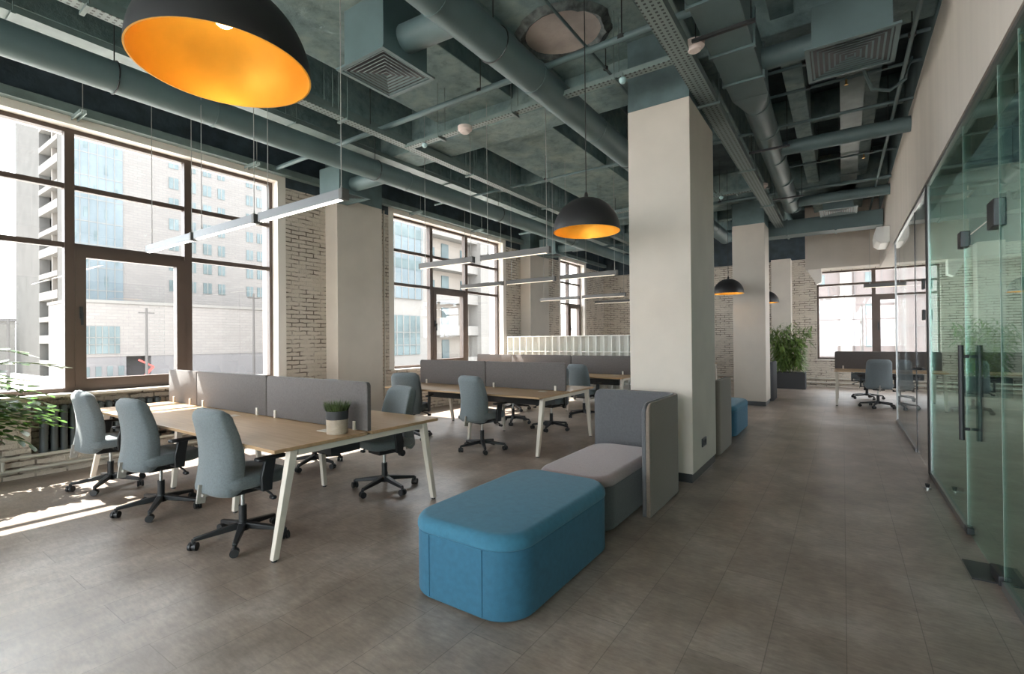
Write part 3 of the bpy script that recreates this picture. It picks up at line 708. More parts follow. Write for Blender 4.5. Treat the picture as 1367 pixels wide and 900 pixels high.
# bamboo in planter
pl = thing('potted_bamboo', 'tall bushy green plant in a black planter by the far brick wall', 'plant', (-1.28, 15.75, 0))
a = MB(); a.box(-.42, .42, -.2, .2, 0, .46).build('planter', M['planter'], pl, bevel=.01)
MB().box(-.40, .40, -.18, .18, .45, .468).build('soil', M['potdark'], pl)
lf = MB(); st = MB()
for k in range(34):
    bx_, by_ = random.uniform(-.34,.34), random.uniform(-.13,.13); h = random.uniform(.75, 1.42)
    lean = Vector((random.uniform(-.3,.3)+bx_*.4, random.uniform(-.22,.12), h)); o = Vector((bx_, by_, .46))
    pts = [o + Vector((lean.x*t*t, lean.y*t*t, lean.z*t)) for t in (0,.3,.6,.85,1)]
    st.tube(pts, [.007,.006,.005,.004,.002], n=5)
    for j in range(70):
        t = random.uniform(.12, 1); base = o + Vector((lean.x*t*t, lean.y*t*t, lean.z*t)); a = random.random()*2*PI; le = random.uniform(.15,.28)
        d = Vector((math.cos(a), math.sin(a), random.uniform(-.75,.25))).normalized(); sd = d.cross(Vector((0,0,1))).normalized()*le*.09
        base = base + Vector((math.cos(a), math.sin(a), 0))*random.uniform(0,.1)
        mid = base + d*le*.45 + Vector((0,0,.012)); tip = base + d*le - Vector((0,0,le*.18))
        lf.add([base, mid-sd, mid+sd, tip], [(0,1,3,2)])
lf.build('foliage', M['bamboo'], pl); st.build('cane', M['stem'], pl)

# plant with arching leaf stems by the first window
pl = thing('potted_plant', 'glossy green arching plant by the nearest window sill', 'plant', (-6.85, .32, 0))
MB().lathe([(.001,0),(.15,0),(.19,.62),(.18,.62),(.17,.58),(.001,.58)], n=36).build('planter', M['planter'], pl)
tg = [(.2,.75,.25), (.1,.9,.12), (.35,.7,.2), (-.05,.8,.0), (.15,.65,.4), (.3,.95,.02), (.15,.85,.35), (.28,.9,.1), (-.1,.9,.2), (.2,.6,.2), (0,.75,.02), (.3,.45,.35), (-.3,.85,.45), (.05,.5,.5), (-.2,.6,-.1), (.4,.85,.22), (.25,.95,.62), (.35,.80,.28), (-.15,.75,.42), (.1,.95,.16), (.42,.62,.05), (-.3,.60,.66), (-.35,.80,.28), (.1,.72,.75), (-.1,.98,-.02), (.3,.55,.55), (-.42,.5,.45), (.5,.35,.4), (.1,.3,.8), (-.2,.2,.7), (.22,.88,.05), (-.05,.6,.25), (.15,.5,-.05), (.3,.7,-.12)]
lf = MB(); st = MB()
for k, (dx, dy, dz) in enumerate(tg):
    dy += .22
    o = Vector((random.uniform(-.06,.06), random.uniform(-.06,.06), .58)); e = Vector((dx, dy, .58+dz)); c_ = o + Vector((dx*.35, dy*.35, max(dz,.1)+.28))
    pts = [o*(1-t)**2 + c_*2*t*(1-t) + e*t*t for t in [i/14 for i in range(15)]]
    st.tube(pts, [.011-.007*i/14 for i in range(15)], n=6)
    for i in range(3, 30):
        t = i/29; p_ = o*(1-t)**2 + c_*2*t*(1-t) + e*t*t; tan = ((c_-o)*(1-t) + (e-c_)*t).normalized()
        sd = tan.cross(Vector((0,0,1))).normalized()*(1 if i % 2 else -1); up = sd.cross(tan)*(1 if i % 2 else -1)
        le = random.uniform(.125,.175)*(1-.2*t); d = (sd*.85 + tan*.5 + Vector((0,0,random.uniform(-.25,.3)))).normalized(); wv = d.cross(up).normalized()*le*.31
        b0 = p_; m1 = b0+d*le*.3+Vector((0,0,.006)); m2 = b0+d*le*.65+Vector((0,0,.004)); tp = b0+d*le
        lf.add([b0, m1-wv*.9, m1+Vector((0,0,-.004)), m1+wv*.9, m2-wv*.85, m2+Vector((0,0,-.004)), m2+wv*.85, tp], [(0,1,2),(0,2,3),(1,4,5,2),(2,5,6,3),(4,7,5),(5,7,6)])
lf.build('foliage', M['leaf'], pl); st.build('stem', M['stem'], pl)
# ------------------------------------------------------------------ lamps
def make_pendant():
    t = thing('pendant_lamp', 'x', 'lamp')
    R = .30
    prof = [(R*math.cos(a), R*1.03*math.sin(a)) for a in [PI/2*k/22 for k in range(23)]]; prof[-1] = (.004, R*1.03)
    MB().lathe(prof, n=72).build('lamp_shade', M['lampblack'], t, smooth=60)
    Ri = R-.006; pr = [((Ri)*math.cos(a), Ri*1.02*math.sin(a)) for a in [PI/2*k/22 for k in range(23)]]; pr[-1] = (.004, Ri*1.02)
    MB().lathe([(R, 0)] + pr, n=72).build('lining', M['gold'], t, smooth=60)
    MB().cyl((0,0,.235), (0,0,.30), .028, n=20).build('socket', M['lampblack'], t)
    MB().lathe([(.001,.160),(.02,.164),(.033,.176),(.036,.195),(.03,.218),(.022,.235),(.02,.245)], n=28).build('bulb', M['bulb'], t)
    MB().cyl((0,0,R*1.03-.002), (0,0,R*1.03+.05), .022, .012, n=20).build('cap', M['lampblack'], t)
    MB().cyl((0,0,.34), (0,0,ZC-2.42), .0045, n=8).build('cord', M['darkmetal'], t)
    return t
P0 = make_pendant()
for i, (x, y, z, lab) in enumerate(((-1.90,.885,2.47,'huge looking black dome pendant with glowing gold lining, nearest to the camera'), (-1.91,4.0,2.42,'black dome pendant with gold lining hanging left of the nearest pillar'),
        (-1.89,7.4,2.40,'black dome pendant half hidden behind the nearest pillar'), (-1.95,10.8,2.36,'black dome pendant hanging in front of the second pillar'), (-1.66,14.3,2.36,'small distant black dome pendant half hidden behind the second pillar'))):
    if i == 0: o = P0; o.location = (x,y,z); o['label'] = lab; o['group'] = 'dome pendants'
    else: dup(P0, (x,y,z), 0, lab, 'dome pendants')

def make_linear(L, lit):
    t = thing('linear_light', 'x', 'light')
    h = L/2
    MB().box(-h+.05, h-.012, -.03, .03, .012, .085).build('body', M['alu' if lit else 'aludark'], t, bevel=.003)
    MB().box(-h+.05, h-.014, -.011, .011, .005, .013).build('diffuser', M['led' if lit else 'leddim'], t)
    MB().box(h-.012, h+.03, -.032, .032, .004, .088).build('end_cap', M['aludark'], t, bevel=.003)
    MB().box(-h+.04, -h+.05, -.03, .03, .006, .085).build('end_cap', M['alu' if lit else 'aludark'], t)
    for x in (-h+.15, h-.02):
        MB().cyl((x,0,.085), (x,0,ZC-2.5), .0035, n=6).cyl((x,0,.085), (x,0,.12), .009, .005, n=8).build('cable', M['cable'], t)
    return t
LN = {}
def linear(x0, x1, y, label, group, z=2.5):
    lit = group.endswith('front bench'); k = (round(x1-x0, 1), lit)
    if k not in LN:
        LN[k] = make_linear(x1-x0, lit); t = LN[k]; t.location = ((x0+x1)/2, y, z); t['label'] = label; t['group'] = group; return
    dup(LN[k], ((x0+x1)/2, y, z), 0, label, group)
g1 = 'linear lights over the front bench'
linear(-6.76, -5.57, 2.27, 'lit linear light over the front bench, nearest to the window', g1)
linear(-5.52, -4.32, 2.27, 'lit linear light over the front bench, middle of its row of three', g1)
linear(-4.26, -3.08, 2.27, 'lit linear light over the front bench, in front of the wall pillar', g1)
g2 = 'linear lights over the middle bench'
linear(-5.2, -4.17, 5.14, 'linear light over the middle bench, across the second window', g2)
linear(-4.05, -2.97, 5.14, 'linear light over the middle bench, end nearest the black pendant', g2)
g3 = 'linear lights in the third row'
linear(-6.56, -5.45, 7.65, 'linear light of the third row, its end over the second window', g3)
linear(-5.37, -4.29, 7.62, 'linear light of the third row, middle of three', g3)
linear(-4.17, -3.1, 7.58, 'linear light of the third row, nearest to the pillar', g3)
g4 = 'linear lights over the white shelf'
linear(-6.65, -5.5, 11.0, 'far linear light behind the white shelf before the last window', g4, 2.45)
linear(-5.4, -4.25, 10.95, 'far linear light behind the white shelf beside the pillar', g4, 2.45)
linear(-6.2, -5.0, 13.4, 'farthest linear light in front of the far brick corner', g4)
linear(.34, 1.5, 13.0, 'linear light hanging in front of the far wall window', 'linear light over the far bench')

# ------------------------------------------------------------------ services under the slab
def bands(ys, r, d):
    for y in ys: MB().cyl((0, y-.012, 0), (0, y+.012, 0), r+.006, n=32).build('joint_band', M['duct'], d)
def loops(ys, r, z, d):
    for y in ys: MB().tube([(r*math.cos(a), y, r*math.sin(a)) for a in [PI*2*k/24 for k in range(25)]], .006, n=5).cyl((0, y, r), (0, y, ZC-z), .005, n=6).build('hanger', M['darkmetal'], d)
def rod(x, y, z0, z1=ZC): return MB().cyl((x, y, z0), (x, y, z1), .005, n=6)
# duct along the windows
d = thing('air_duct', 'long round teal air duct running above the left windows', 'air duct', (-5.5, 0, 3.89))
MB().cyl((0, YF+.1, 0), (0, YB-.3, 0), .14, n=40).build('duct', M['duct'], d, smooth=60)
bands((-3.2, -.4, 2.45, 5.2, 8.0, 10.8, 13.6), .14, d)
loops((-1.5, 1.6, 4.6, 7.6, 10.6), .146, 3.89, d)
# middle duct
d = thing('air_duct', 'thick round teal duct running to the nearest pillar between the pendants', 'air duct', (-2.5, 0, 4.04))
MB().cyl((0, YF+.1, 0), (0, 13.5, 0), .155, n=40).build('duct', M['duct'], d, smooth=60)
bands((-3.2, -1.2, .9, 2.66, 4.05, 5.5, 7.6, 9.8, 12), .155, d)
loops((.5, 3.4, 6.6, 9.4), .16, 4.04, d)
# corridor duct: rectangular, then round, with branches
d = thing('air_duct', 'teal duct over the corridor, rectangular in front and round behind', 'air duct', (-.78, 0, 4.1))
b = MB().box(-.17, .17, YF+.1, 5.6, -.13, .17); b.build('rectangular_run', M['duct'], d, bevel=.006)
for y in (1.0, 2.4, 3.8, 4.6, 5.2): MB().box(-.19, .19, y-.02, y+.02, -.15, .19).build('flange', M['duct'], d, bevel=.004)
sq = [(.17,-.13),(.17,.02),(.17,.17),(0,.17),(-.17,.17),(-.17,.02),(-.17,-.13),(0,-.13)]
rings = []
for k in range(7):
    t = k/6; ring = []
    for i in range(32):
        a = 2*PI*i/32; c_, s_ = math.cos(a), math.sin(a); q = max(abs(c_), abs(s_))
        sx, sz = c_/q*.17, s_/q*.15+.02
        ring.append((sx*(1-t)+c_*.14*t, 5.6+.42*t, sz*(1-t)+s_*.14*t))
    rings.append(ring)
MB().loft(rings).build('transition', M['duct'], d, smooth=50)
MB().cyl((0, 6.0, 0), (-.05, 11.3, 0), .14, n=36).build('round_run', M['duct'], d, smooth=60)
bands((6.05, 6.9, 8.0, 9.2, 10.4, 11.25), .14, d)
for y in (7.7, 10.9): MB().cyl((.1, y, -.02), (1.5, y+.02, -.02), .095, n=32).build('branch', M['duct'], d, smooth=60)
for y in (4.2, 7.2, 9.9):
    b = MB()
    for s in (-1, 1): b.cyl((s*.21, y, -.16), (s*.21, y, ZC-4.1), .005, n=6)
    b.box(-.24, .24, y-.015, y+.015, -.175, -.15)
    b.build('hanger', M['darkmetal'], d)

# square ceiling diffusers on plenum boxes
def diffuser(label, cx, cy, z, w, bx0, bx1, by0, by1, zt, stub=None):
    t = thing('air_diffuser', label, 'air vent', (cx, cy, z), 0, 'square air diffusers')
    h = w/2
    MB().box(-h, h, -h, -h+.035, 0, .018).box(-h, h, h-.035, h, 0, .018).box(-h, -h+.035, -h+.035, h-.035, 0, .018).box(h-.035, h, -h+.035, h-.035, 0, .018).build('face_frame', M['duct'], t)
    MB().box(-h+.03, h-.03, -h+.03, h-.03, .0165, .0178).build('throat', M['black'], t)
    v = MB(); n = 7
    for k in range(n):
        r0 = (h-.045)*(1-k/n); r1 = r0-.015
        for i in range(4):
            a = PI/2*i; c_, s_ = math.cos(a), math.sin(a)
            R_ = lambda x, y, zz: (c_*x - s_*y, s_*x + c_*y, zz)
            v.add([R_(-r0, -r0, .002), R_(r0, -r0, .002), R_(r1, -r1, .007), R_(-r1, -r1, .007), R_(-r0, -r0, .004), R_(r0, -r0, .004), R_(r1, -r1, .009), R_(-r1, -r1, .009)], [(0,1,2,3),(7,6,5,4),(0,4,5,1)])
    v.build('vane', M['duct'], t)
    MB().box(bx0-cx, bx1-cx, by0-cy, by1-cy, .018, zt-z).build('plenum_box', M['duct'], t, bevel=.004)
    if stub:
        p0, p1, r = stub
        p0 = tuple(p0[i]-(cx,cy,z)[i] for i in range(3)); p1 = tuple(p1[i]-(cx,cy,z)[i] for i in range(3))
        MB().cyl(p0, p1, r, n=32).build('stub_duct', M['duct'], t, smooth=60)
    return t
diffuser('teal square diffuser with stub duct, between the two nearest pendants', -3.42, 3.0, 3.88, .62, -3.68, -3.16, 2.74, 3.26, 4.42, ((-3.2,3.0,4.12),(-2.55,3.0,4.08),.12))
diffuser('small teal diffuser above the front wall pillar', -6.53, 4.82, 3.72, .6, -6.78, -6.28, 4.57, 5.07, 4.15, ((-6.3,4.85,3.9),(-5.55,4.85,3.9),.11))
diffuser('teal diffuser above the second wall pillar', -6.53, 11.5, 3.72, .6, -6.78, -6.28, 11.25, 11.75, 4.15, ((-6.3,11.5,3.9),(-5.55,11.5,3.9),.11))
diffuser('large teal diffuser over the corridor beside the glass wall', .08, 5.2, 3.92, .66, -.2, .36, 4.92, 5.48, 4.3, ((-.18,5.2,4.12),(-.7,5.2,4.12),.1))
diffuser('pale green vent deep in the corridor ceiling', -.05, 11.55, 3.92, .62, -.3, .2, 11.3, 11.8, 4.25)

# cable trays
def tray(label, p0, p1, w, h, rods, m_='tray', flip=False):
    p0 = Vector(p0); p1 = Vector(p1); L = (p1-p0).length; along_y = abs(p1.y-p0.y) > abs(p1.x-p0.x)
    t = thing('cable_tray', label, 'cable tray', tuple(p0))
    def bx(mb, u0, u1, v0, v1, z0, z1): return mb.box(v0, v1, u0, u1, z0, z1) if along_y else mb.box(u0, u1, v0, v1, z0, z1)
    b = MB(); bx(b, 0, L, -w/2, w/2, 0, .004); b.build('tray', M[m_], t)
    for q in (-w/2, w/2-.004): bx(MB(), 0, L, q, q+.004, .004, h).build('side_rail', M['traysolid'], t)
    k = MB(); bx(k, 0, L, -w*.34, -w*.1, .004, .03); bx(k, 0, L, .0, w*.3, .004, .022); k.build('cables', M['black'], t)
    for u in rods:
        r = MB(); bx(r, u-.015, u+.015, -w/2-.03, w/2+.03, -.022, 0)
        for s in (-1, 1):
            q = s*(w/2+.02)
            r.cyl((q, u, -.02) if along_y else (u, q, -.02), (q, u, ZC-p0.z) if along_y else (u, q, ZC-p0.z), .005, n=6)
        r.build('hanger', M['traysolid'], t)
tray('perforated tray along the workspace, left of the middle duct', (-4.73, YF+.2, 4.0), (-4.73, 15.5, 4.0), .12, .06, [2, 4.4, 6.6, 8.9, 11.2, 13.5, 15.8, 18])
tray('wide perforated tray beside the right face of the nearest pillar', (-1.14, YF+.2, 3.9), (-1.14, 12.6, 3.9), .17, .08, [3, 5.6, 8.2, 10.75, 13.2, 15.5])
tray('short-slotted tray high above the window duct', (-5.95, YF+.2, 4.3), (-5.95, 15.5, 4.3), .2, .06, [4, 6.4, 9, 12, 15], 'traysolid')
tray('narrow tray high between the window duct and big pendant', (-5.15, YF+.2, 4.28), (-5.15, 15.5, 4.28), .13, .06, [3.4, 6.2, 9, 12, 15])
tray('perforated tray crossing under the middle duct towards the pillar', (-4.7, 4.47, 4.0-.03), (-1.1, 4.47, 4.0-.03), .09, .05, [.6, 1.7, 2.9])
tray('cross tray carrying the smoke detectors further down the room', (-4.7, 9.2, 3.97), (-1.0, 9.2, 3.97), .09, .05, [.6, 1.9, 3.2])
tray('slotted strip tray over the corridor by the glass wall', (.12, 6.0, 4.36), (.12, 13.9, 4.36), .24, .05, [.5, 2.5, 4.5, 6.5], 'traysolid')
# pipes
def pipe(label, pts, r, clamps=()):
    o = Vector(pts[0]); t = thing('ceiling_pipe', label, 'pipe', tuple(o))
    MB().tube([tuple(Vector(p)-o) for p in pts], r, n=16).build('pipe', M['duct'], t, smooth=60)
    if clamps:
        for c_ in clamps:
            k = MB(); q = Vector(c_)-o; k.cyl(q, (q.x, q.y, ZC-o.z), .005, n=6).cyl((q.x, q.y, q.z-.012), (q.x, q.y, q.z+.02), r+.012, n=12)
            k.build('clamp', M['darkmetal'], t)
pipe('thick pipe crossing the ceiling above the nearest cross tray', [(-7.2,4.11,4.13), (-1.0,4.11,4.13)], .032, [(-5,4.11,4.13), (-3.2,4.11,4.13), (-1.6,4.11,4.13)])
pipe('thin sprinkler pipe crossing behind the second pendant', [(-6.8,7.2,4.2), (.7,7.2,4.2)], .02, [(-4.2,7.2,4.2), (-2,7.2,4.2)])
pipe('pipe crossing the ceiling high over the white shelf', [(-6.8,10.3,4.15), (.7,10.3,4.15)], .03, [(-4.2,10.3,4.15), (-2,10.3,4.15)])
pipe('pipe crossing the corridor ceiling behind the second pillar', [(-6.8,13.25,4.15), (.7,13.25,4.15)], .035, [(-3,13.25,4.15)])
pipe('thin dark conduit along the room beside the middle duct', [(-2.05,YF+.2,4.32), (-2.05,11,4.32)], .014, [(-2.05,1.5,4.32), (-2.05,3.2,4.32), (-2.05,4.8,4.32)])
pipe('thin conduit pair member near the glass wall bulkhead', [(.55,4.0,4.15), (.5,13.5,4.15)], .018, [(.54,5.6,4.15), (.52,8.0,4.15)])
for y, lab in ((5.95,'first thin sprinkler pipe past the corridor diffuser'), (6.55,'second thin sprinkler pipe past the corridor diffuser'), (8.5,'thin sprinkler pipe just behind the corridor branch duct'), (9.4,'thin sprinkler pipe midway along the corridor ceiling')):
    pipe(lab, [(-1.0,y,4.33), (.71,y,4.33)], .018, [(-.3,y,4.33), (.4,y,4.33)])
for x, y, lab in ((-2.2,6.0,'steel cable tie rod bracket under the beam left of the pillar'),):
    pass
pipe('black flexible hose looping below the corridor diffuser', [(-.05,5.75,4.2), (.12,5.8,4.24), (.2,5.95,4.1), (.27,6.15,3.98), (.42,6.3,3.98), (.56,6.4,4.1), (.62,6.5,4.35)], .016)
# big dark crossing duct before the fascia
t = thing('air_duct', 'dark flat rectangular duct crossing the corridor before the far fascia', 'air duct', (-1.5, 12.3, 3.72))
MB().box(-.2, 2.2, 0, .45, 0, .32).build('duct', M['duct'], t, bevel=.006)
for x in (.5, 1.4): MB().box(x-.02, x+.02, -.02, .47, -.02, .34).build('flange', M['duct'], t)
# detectors and sprinklers
def detector(x, y, z, lab):
    t = thing('smoke_detector', lab, 'smoke detector', (x, y, z), 0, 'smoke detectors')
    MB().lathe([(.001,-.078),(.045,-.076),(.058,-.066),(.06,-.05)], n=32).build('sensor_head', M['detector'], t)
    MB().lathe([(.06,-.05),(.082,-.04),(.085,-.005),(.085,0),(.001,0)], n=32).build('base', M['detector'], t)
detector(-3.66, 4.40, 3.97, 'pinkish smoke detector under the cross tray left of the middle duct')
detector(-1.02, 4.28, 3.97, 'pinkish smoke detector beside the wide tray at the rectangular duct')
detector(-1.08, 9.0, 4.0, 'pinkish smoke detector beside the round corridor duct')
def sprink(x, y, z, lab):
    t = thing('sprinkler', lab, 'sprinkler', (x, y, z), 0, 'ceiling sprinklers')
    MB().lathe([(.001,-.05),(.02,-.047),(.033,-.03),(.036,-.012),(.03,0),(.001,0)], n=24).build('cap', M['sprink'], t)
    MB().cyl((0,0,-.002), (0,0,.05), .012, n=12).build('neck', M['traysolid'], t)
sprink(-4.36, 4.44, 3.95, 'pale blue sensor cap under the cross tray, near the left tray')
sprink(-1.72, 4.43, 3.95, 'pale blue sensor cap under the cross tray, right of the middle duct')
sprink(-1.75, 9.15, 3.95, 'pale blue sensor cap seen between the two pillars')
def head(x, y, z, lab):
    t = thing('sprinkler', lab, 'sprinkler', (x, y, z), 0, 'ceiling sprinklers')
    MB().cyl((0,0,-.03), (0,0,.03), .011, n=10).cyl((0,0,-.034), (0,0,-.03), .02, n=12).build('nozzle', M['brass'], t)
head(.08, 5.95, 4.29, 'brass sprinkler head just past the corridor diffuser')
head(.06, 6.55, 4.29, 'brass sprinkler head on the second thin pipe past the diffuser')
head(.3, 9.4, 4.29, 'brass sprinkler head on the pipe midway along the corridor')
# strut brackets on the window beam
for i, (y, lab) in enumerate(((1.75, 'steel strut end sticking out over the first window, left one'), (3.7, 'steel strut end over the first window, nearest the brick pier'), (7.0, 'steel strut end over the second window, near its left side'), (9.0, 'steel strut end over the second window, near its right side'))):
    t = thing('strut_bracket', lab, 'bracket', (XW, y, 4.02), 0, 'strut brackets over the windows')
    MB().box(.0, .34, -.03, -.022, 0, .035).box(.0, .34, .022, .03, 0, .035).box(0, .34, -.03, .03, .035, .04).build('channel', M['traysolid'], t)
    MB().cyl((.3, 0, 0), (.3, 0, ZC-4.02), .004, n=6).build('rod', M['cable'], t)
# air conditioner
t = thing('air_conditioner', 'white wall air conditioner high on the bulkhead above the glass wall end', 'air conditioner', (XG-.03, 11.0, 3.14))
MB().loft([[(0,y,0),(-.13,y,0),(-.21,y,.06),(-.22,y,.2),(-.2,y,.3),(0,y,.3)] for y in (0,.85)]).build('body', M['acwhite'], t, bevel=.012)
MB().loft([[(-.05,y,-.004),(-.14,y,-.004),(-.205,y,.05),(-.2,y,.06)] for y in (.05,.8)]).build('louver', M['shelfwhite'], t)
SUN, SKY, EXPO = 9.0, 3.1, 1.68
# ------------------------------------------------------------------ outside
struct(MB().box(-160, XW-.46, -60, 120, -3.0, -2.6).box(XW-.46, 40, YB+.42, 120, -3.0, -2.6).box(XW-.46, 40, -60, YF-.42, -3.0, -2.6).build('ground', M['xground']))
MBx = lambda *a: MB().box(*a)
X = -72
t = thing('apartment_tower', 'tall pale brick tower with a blue glass strip and balconies, outside the first window', 'building', (X, 16.5, -2.6))
def bt(nm, m_, x0, x1, y0, y1, z0, z1): return MBx(x0-X, x1-X, y0-16.5, y1-16.5, z0+2.6, z1+2.6).build(nm, M[m_], t)
H_ = 42
# end wall facing the camera side: solid brick at the back, balcony stack, white corner
bt('wall', 'endwall', -95, -83, 16.5, 17.5, -2.6, H_)
bt('wall', 'towerbrick', -95, X-.02, 18.2, 42, -2.6, H_)
bt('corner_strip', 'endwall', -75.2, X, 16.5, 18.2, -2.6, H_)
for k in range(16):
    z = -1.2 + 2.65*k
    if z > H_-2: break
    b = bt('balcony', 'xwhite', -83, -75.2, 16.45, 18.2, z, z+.22)
    MBx(-83-X, -75.2-X, -.05, .05, z+.22+2.6, z+(1.0 if k % 2 else .6)+2.6).build('parapet', M['xwhite'], b)
bt('balcony_back', 'xdark', -83, -75.2, 18.0, 18.21, -2.6, H_)
bt('balcony_divider', 'xbeige', -79.5, -79.2, 16.9, 18.1, -2.6, H_)
# glass strip
g_ = bt('curtain_wall', 'xglass', X-.05, X+.06, 16.9, 21.7, 5.0, H_)
for y in (17.7, 18.5, 19.3, 20.1, 20.9): MBx(.06, .11, y-16.5-.03, y-16.5+.03, 7.6, H_+2.6).build('mullion', M['xwhite'], g_)
for k in range(13):
    z = 7.6 + 2.65*k
    MBx(.06, .09, .4, 5.2, z+2.6, z+2.68).build('spandrel', M['xwhite'], g_)
    for q in range(5):
        if (k*3+q*2) % 5 < 2: MBx(.061, .085, .55+.8*q+.02+ (q*.15), .55+.8*q+.38+(q*.15), z+3.1, z+4.3).build('open_vent', M['xwin'], g_)
# window grid
for y0, y1 in ((26.6,27.7), (29.0,29.75), (30.65,31.7), (32.55,33.45), (36.45,37.4), (38.0,38.95)):
    for k in range(12):
        z = 8.1 + 2.68*k + (y0-26)*.0
        w_ = bt('window', 'xwin', X-.1, X+.04, y0, y1, z, z+1.45)
        MBx(.04, .07, (y0+y1)/2-16.5-.04, (y0+y1)/2-16.5+.04, z+2.6, z+4.05).build('casement', M['xwhite'], w_)
bt('end_strip', 'xwhite', X-.05, X+.3, 39.7, 42, -2.6, H_)
# annex in front of the tower
t2 = thing('annex_building', 'low pale brick annex with a glazed strip in front of the tower', 'building', (-60, 10, -2.6))
def an(nm, m_, x0, x1, y0, y1, z0, z1): return MBx(x0+60, x1+60, y0-10, y1-10, z0+2.6, z1+2.6).build(nm, M[m_], t2)
an('upper_wall', 'xbrick', -68, -60, 14.2, 40, .1, 5.4)
an('base_wall', 'xgrey', -68, -60.05, 14.2, 18.35, -2.6, .1); an('base_wall', 'xgrey', -68, -60.05, 20.5, 40, -2.6, .1); an('base_wall', 'xgrey', -68, -62, 18.35, 20.5, -2.6, .1)
an('coping', 'xwhite', -68.1, -59.9, 14.1, 40, 5.4, 5.7)
an('garage_opening', 'xdark', -62.1, -61.9, 18.35, 20.5, -2.6, .1)
r = an('strip_window', 'xwin', -60.1, -59.95, 14.4, 17.8, .4, 3.1)
for y in (14.9, 15.4, 15.9, 16.4, 16.9, 17.4): MBx(.05, .1, y-10-.03, y-10+.03, 3.0, 5.7).build('mullion', M['xwhite'], r)
for z in (1.3, 2.0): MBx(.05, .1, 4.4, 7.8, z+2.57, z+2.63).build('transom', M['xwhite'], r)
for y in (15.0, 15.9, 16.8, 17.7): an('window', 'xwin', -60.12, -60.0, y, y+.45, -1.8, -.85)
# low building and trees at the left edge
t3 = thing('low_building', 'low pale flat building at the left edge behind the tree', 'building', (-101, 7.6, -2.6))
MBx(-5, 5, -8, 9, 0, 7.2).build('wall', M['xwhite'], t3)
MBx(-5.2, 5.2, -8.2, 9.2, 7.2, 7.6).build('parapet', M['xgrey'], t3)
for k in range(9): MBx(5, 5.1, -7+1.7*k, -6.4+1.7*k, 5.6, 6.8).build('window', M['xwin'], t3)
def tree(x, y, h, r, lab):
    t = thing('tree', lab, 'tree', (x, y, -2.6))
    MB().tube([(0,0,0), (.05,0,h*.35), (0,.1,h*.7)], [.16,.12,.05], n=8).build('trunk', M['stem'], t)
    f = MB()
    for k in range(1400):
        v = Vector((random.gauss(0,1), random.gauss(0,1), random.gauss(0,1))).normalized()*r*random.random()**.4; v.z *= 1.25; v += Vector((0,0,h*.68))
        a = Vector((random.gauss(0,1), random.gauss(0,1), random.gauss(0,1))).normalized(); b = a.cross(v).normalized(); s = random.uniform(.12,.25)
        f.add([v-a*s, v+b*s*.5, v+a*s, v-b*s*.5], [(0,1,2,3)])
    f.build('crown', M['xtree'], t)
tree(-46, 4.6, 4.6, 1.5, 'leafy street tree at the left edge of the first window')
def pole(x, y, h, lab):
    t = thing('utility_pole', lab, 'pole', (x, y, -2.6), 0, 'poles outside')
    MB().cyl((0,0,0), (0,0,h), .13, .09, n=10).build('mast', M['xpole'], t); MBx(-.06, .06, -.6, .6, h-.5, h-.4).build('crossarm', M['xpole'], t)
pole(-52, 17.4, 7.2, 'slim utility pole before the annex, close to the window door'); pole(-50, 26.0, 9.0, 'slim utility pole before the annex, near the right window edge'); pole(-58, 9.6, 6.2, 'slim utility pole before the balcony tower')
t = thing('lifting_machine', 'small red lifting machine parked at the annex opening', 'machine', (-56, 18.1, -2.6))
MBx(-.6, .6, -.3, 1.2, .1, .55).build('chassis', M['xred'], t); MB().bar((0,.2,.5), (0,1.2,1.7), .18, .18).bar((0,1.2,1.7), (0,.0,2.4), .14, .14).build('arm', M['xred'], t)
for y in (0, .9): MB().cyl((-.65,y,.22), (.65,y,.22), .22, n=16).build('wheel', M['xdark'], t)
# building opposite the second window
t = thing('apartment_block', 'pale block with glazed bay and balconies outside the second window', 'building', (-34, 36, -2.6))
def bk2(nm, m_, x0, x1, y0, y1, z0, z1): return MBx(x0+34, x1+34, y0-36, y1-36, z0+2.6, z1+2.6).build(nm, M[m_], t)
bk2('wall', 'xwhite', -44, -34, 26.0, 35.0, -2.6, 20); bk2('wall', 'xbeige', -44, -35.6, 35.0, 43.2, -2.6, 20); bk2('wall', 'xwhite', -44, -33.8, 43.2, 47.5, -2.6, 20)
gz = bk2('glazed_bay', 'xglass', -34.1, -33.8, 27.0, 34.0, 5.4, 20)
for k in range(9): MBx(.2, .26, -9+.85*k, -8.95+.85*k, 8.0, 22.6).build('mullion', M['xwhite'], gz)
for z in (8.2, 11.2, 14.2): MBx(.2, .24, -9, -2, z+2.6, z+3.5).build('spandrel', M['xwin'], gz)
lw = bk2('lower_window', 'xwin', -34.1, -33.9, 27.5, 33.7, .1, 3.8)
for k in range(8): MBx(.1, .16, -8.5+.8*k, -8.44+.8*k, 2.7, 6.4).build('mullion', M['xwhite'], lw)
for z in (1.0, 2.2): MBx(.1, .16, -8.5, -2.3, z+2.6, z+2.66).build('transom', M['xwhite'], lw)
for k in range(6):
    z = -.6 + 3.45*k
    s = bk2('balcony', 'xwhite', -35.7, -34.2, 35.0, 43.2, z-.9, z-.65)
    MBx(-.35, -.2, -1, 7.2, z+1.95, z+2.75).build('parapet', M['xwhite'], s)
    bk2('window', 'xwin', -35.7, -35.5, 36.1, 37.5, z+.1, z+1.5); bk2('window', 'xwin', -35.7, -35.5, 38.6, 39.7, z-.2, z+2.1); bk2('window', 'xwin', -35.7, -35.5, 41.7, 42.6, z+.5, z+1.8)
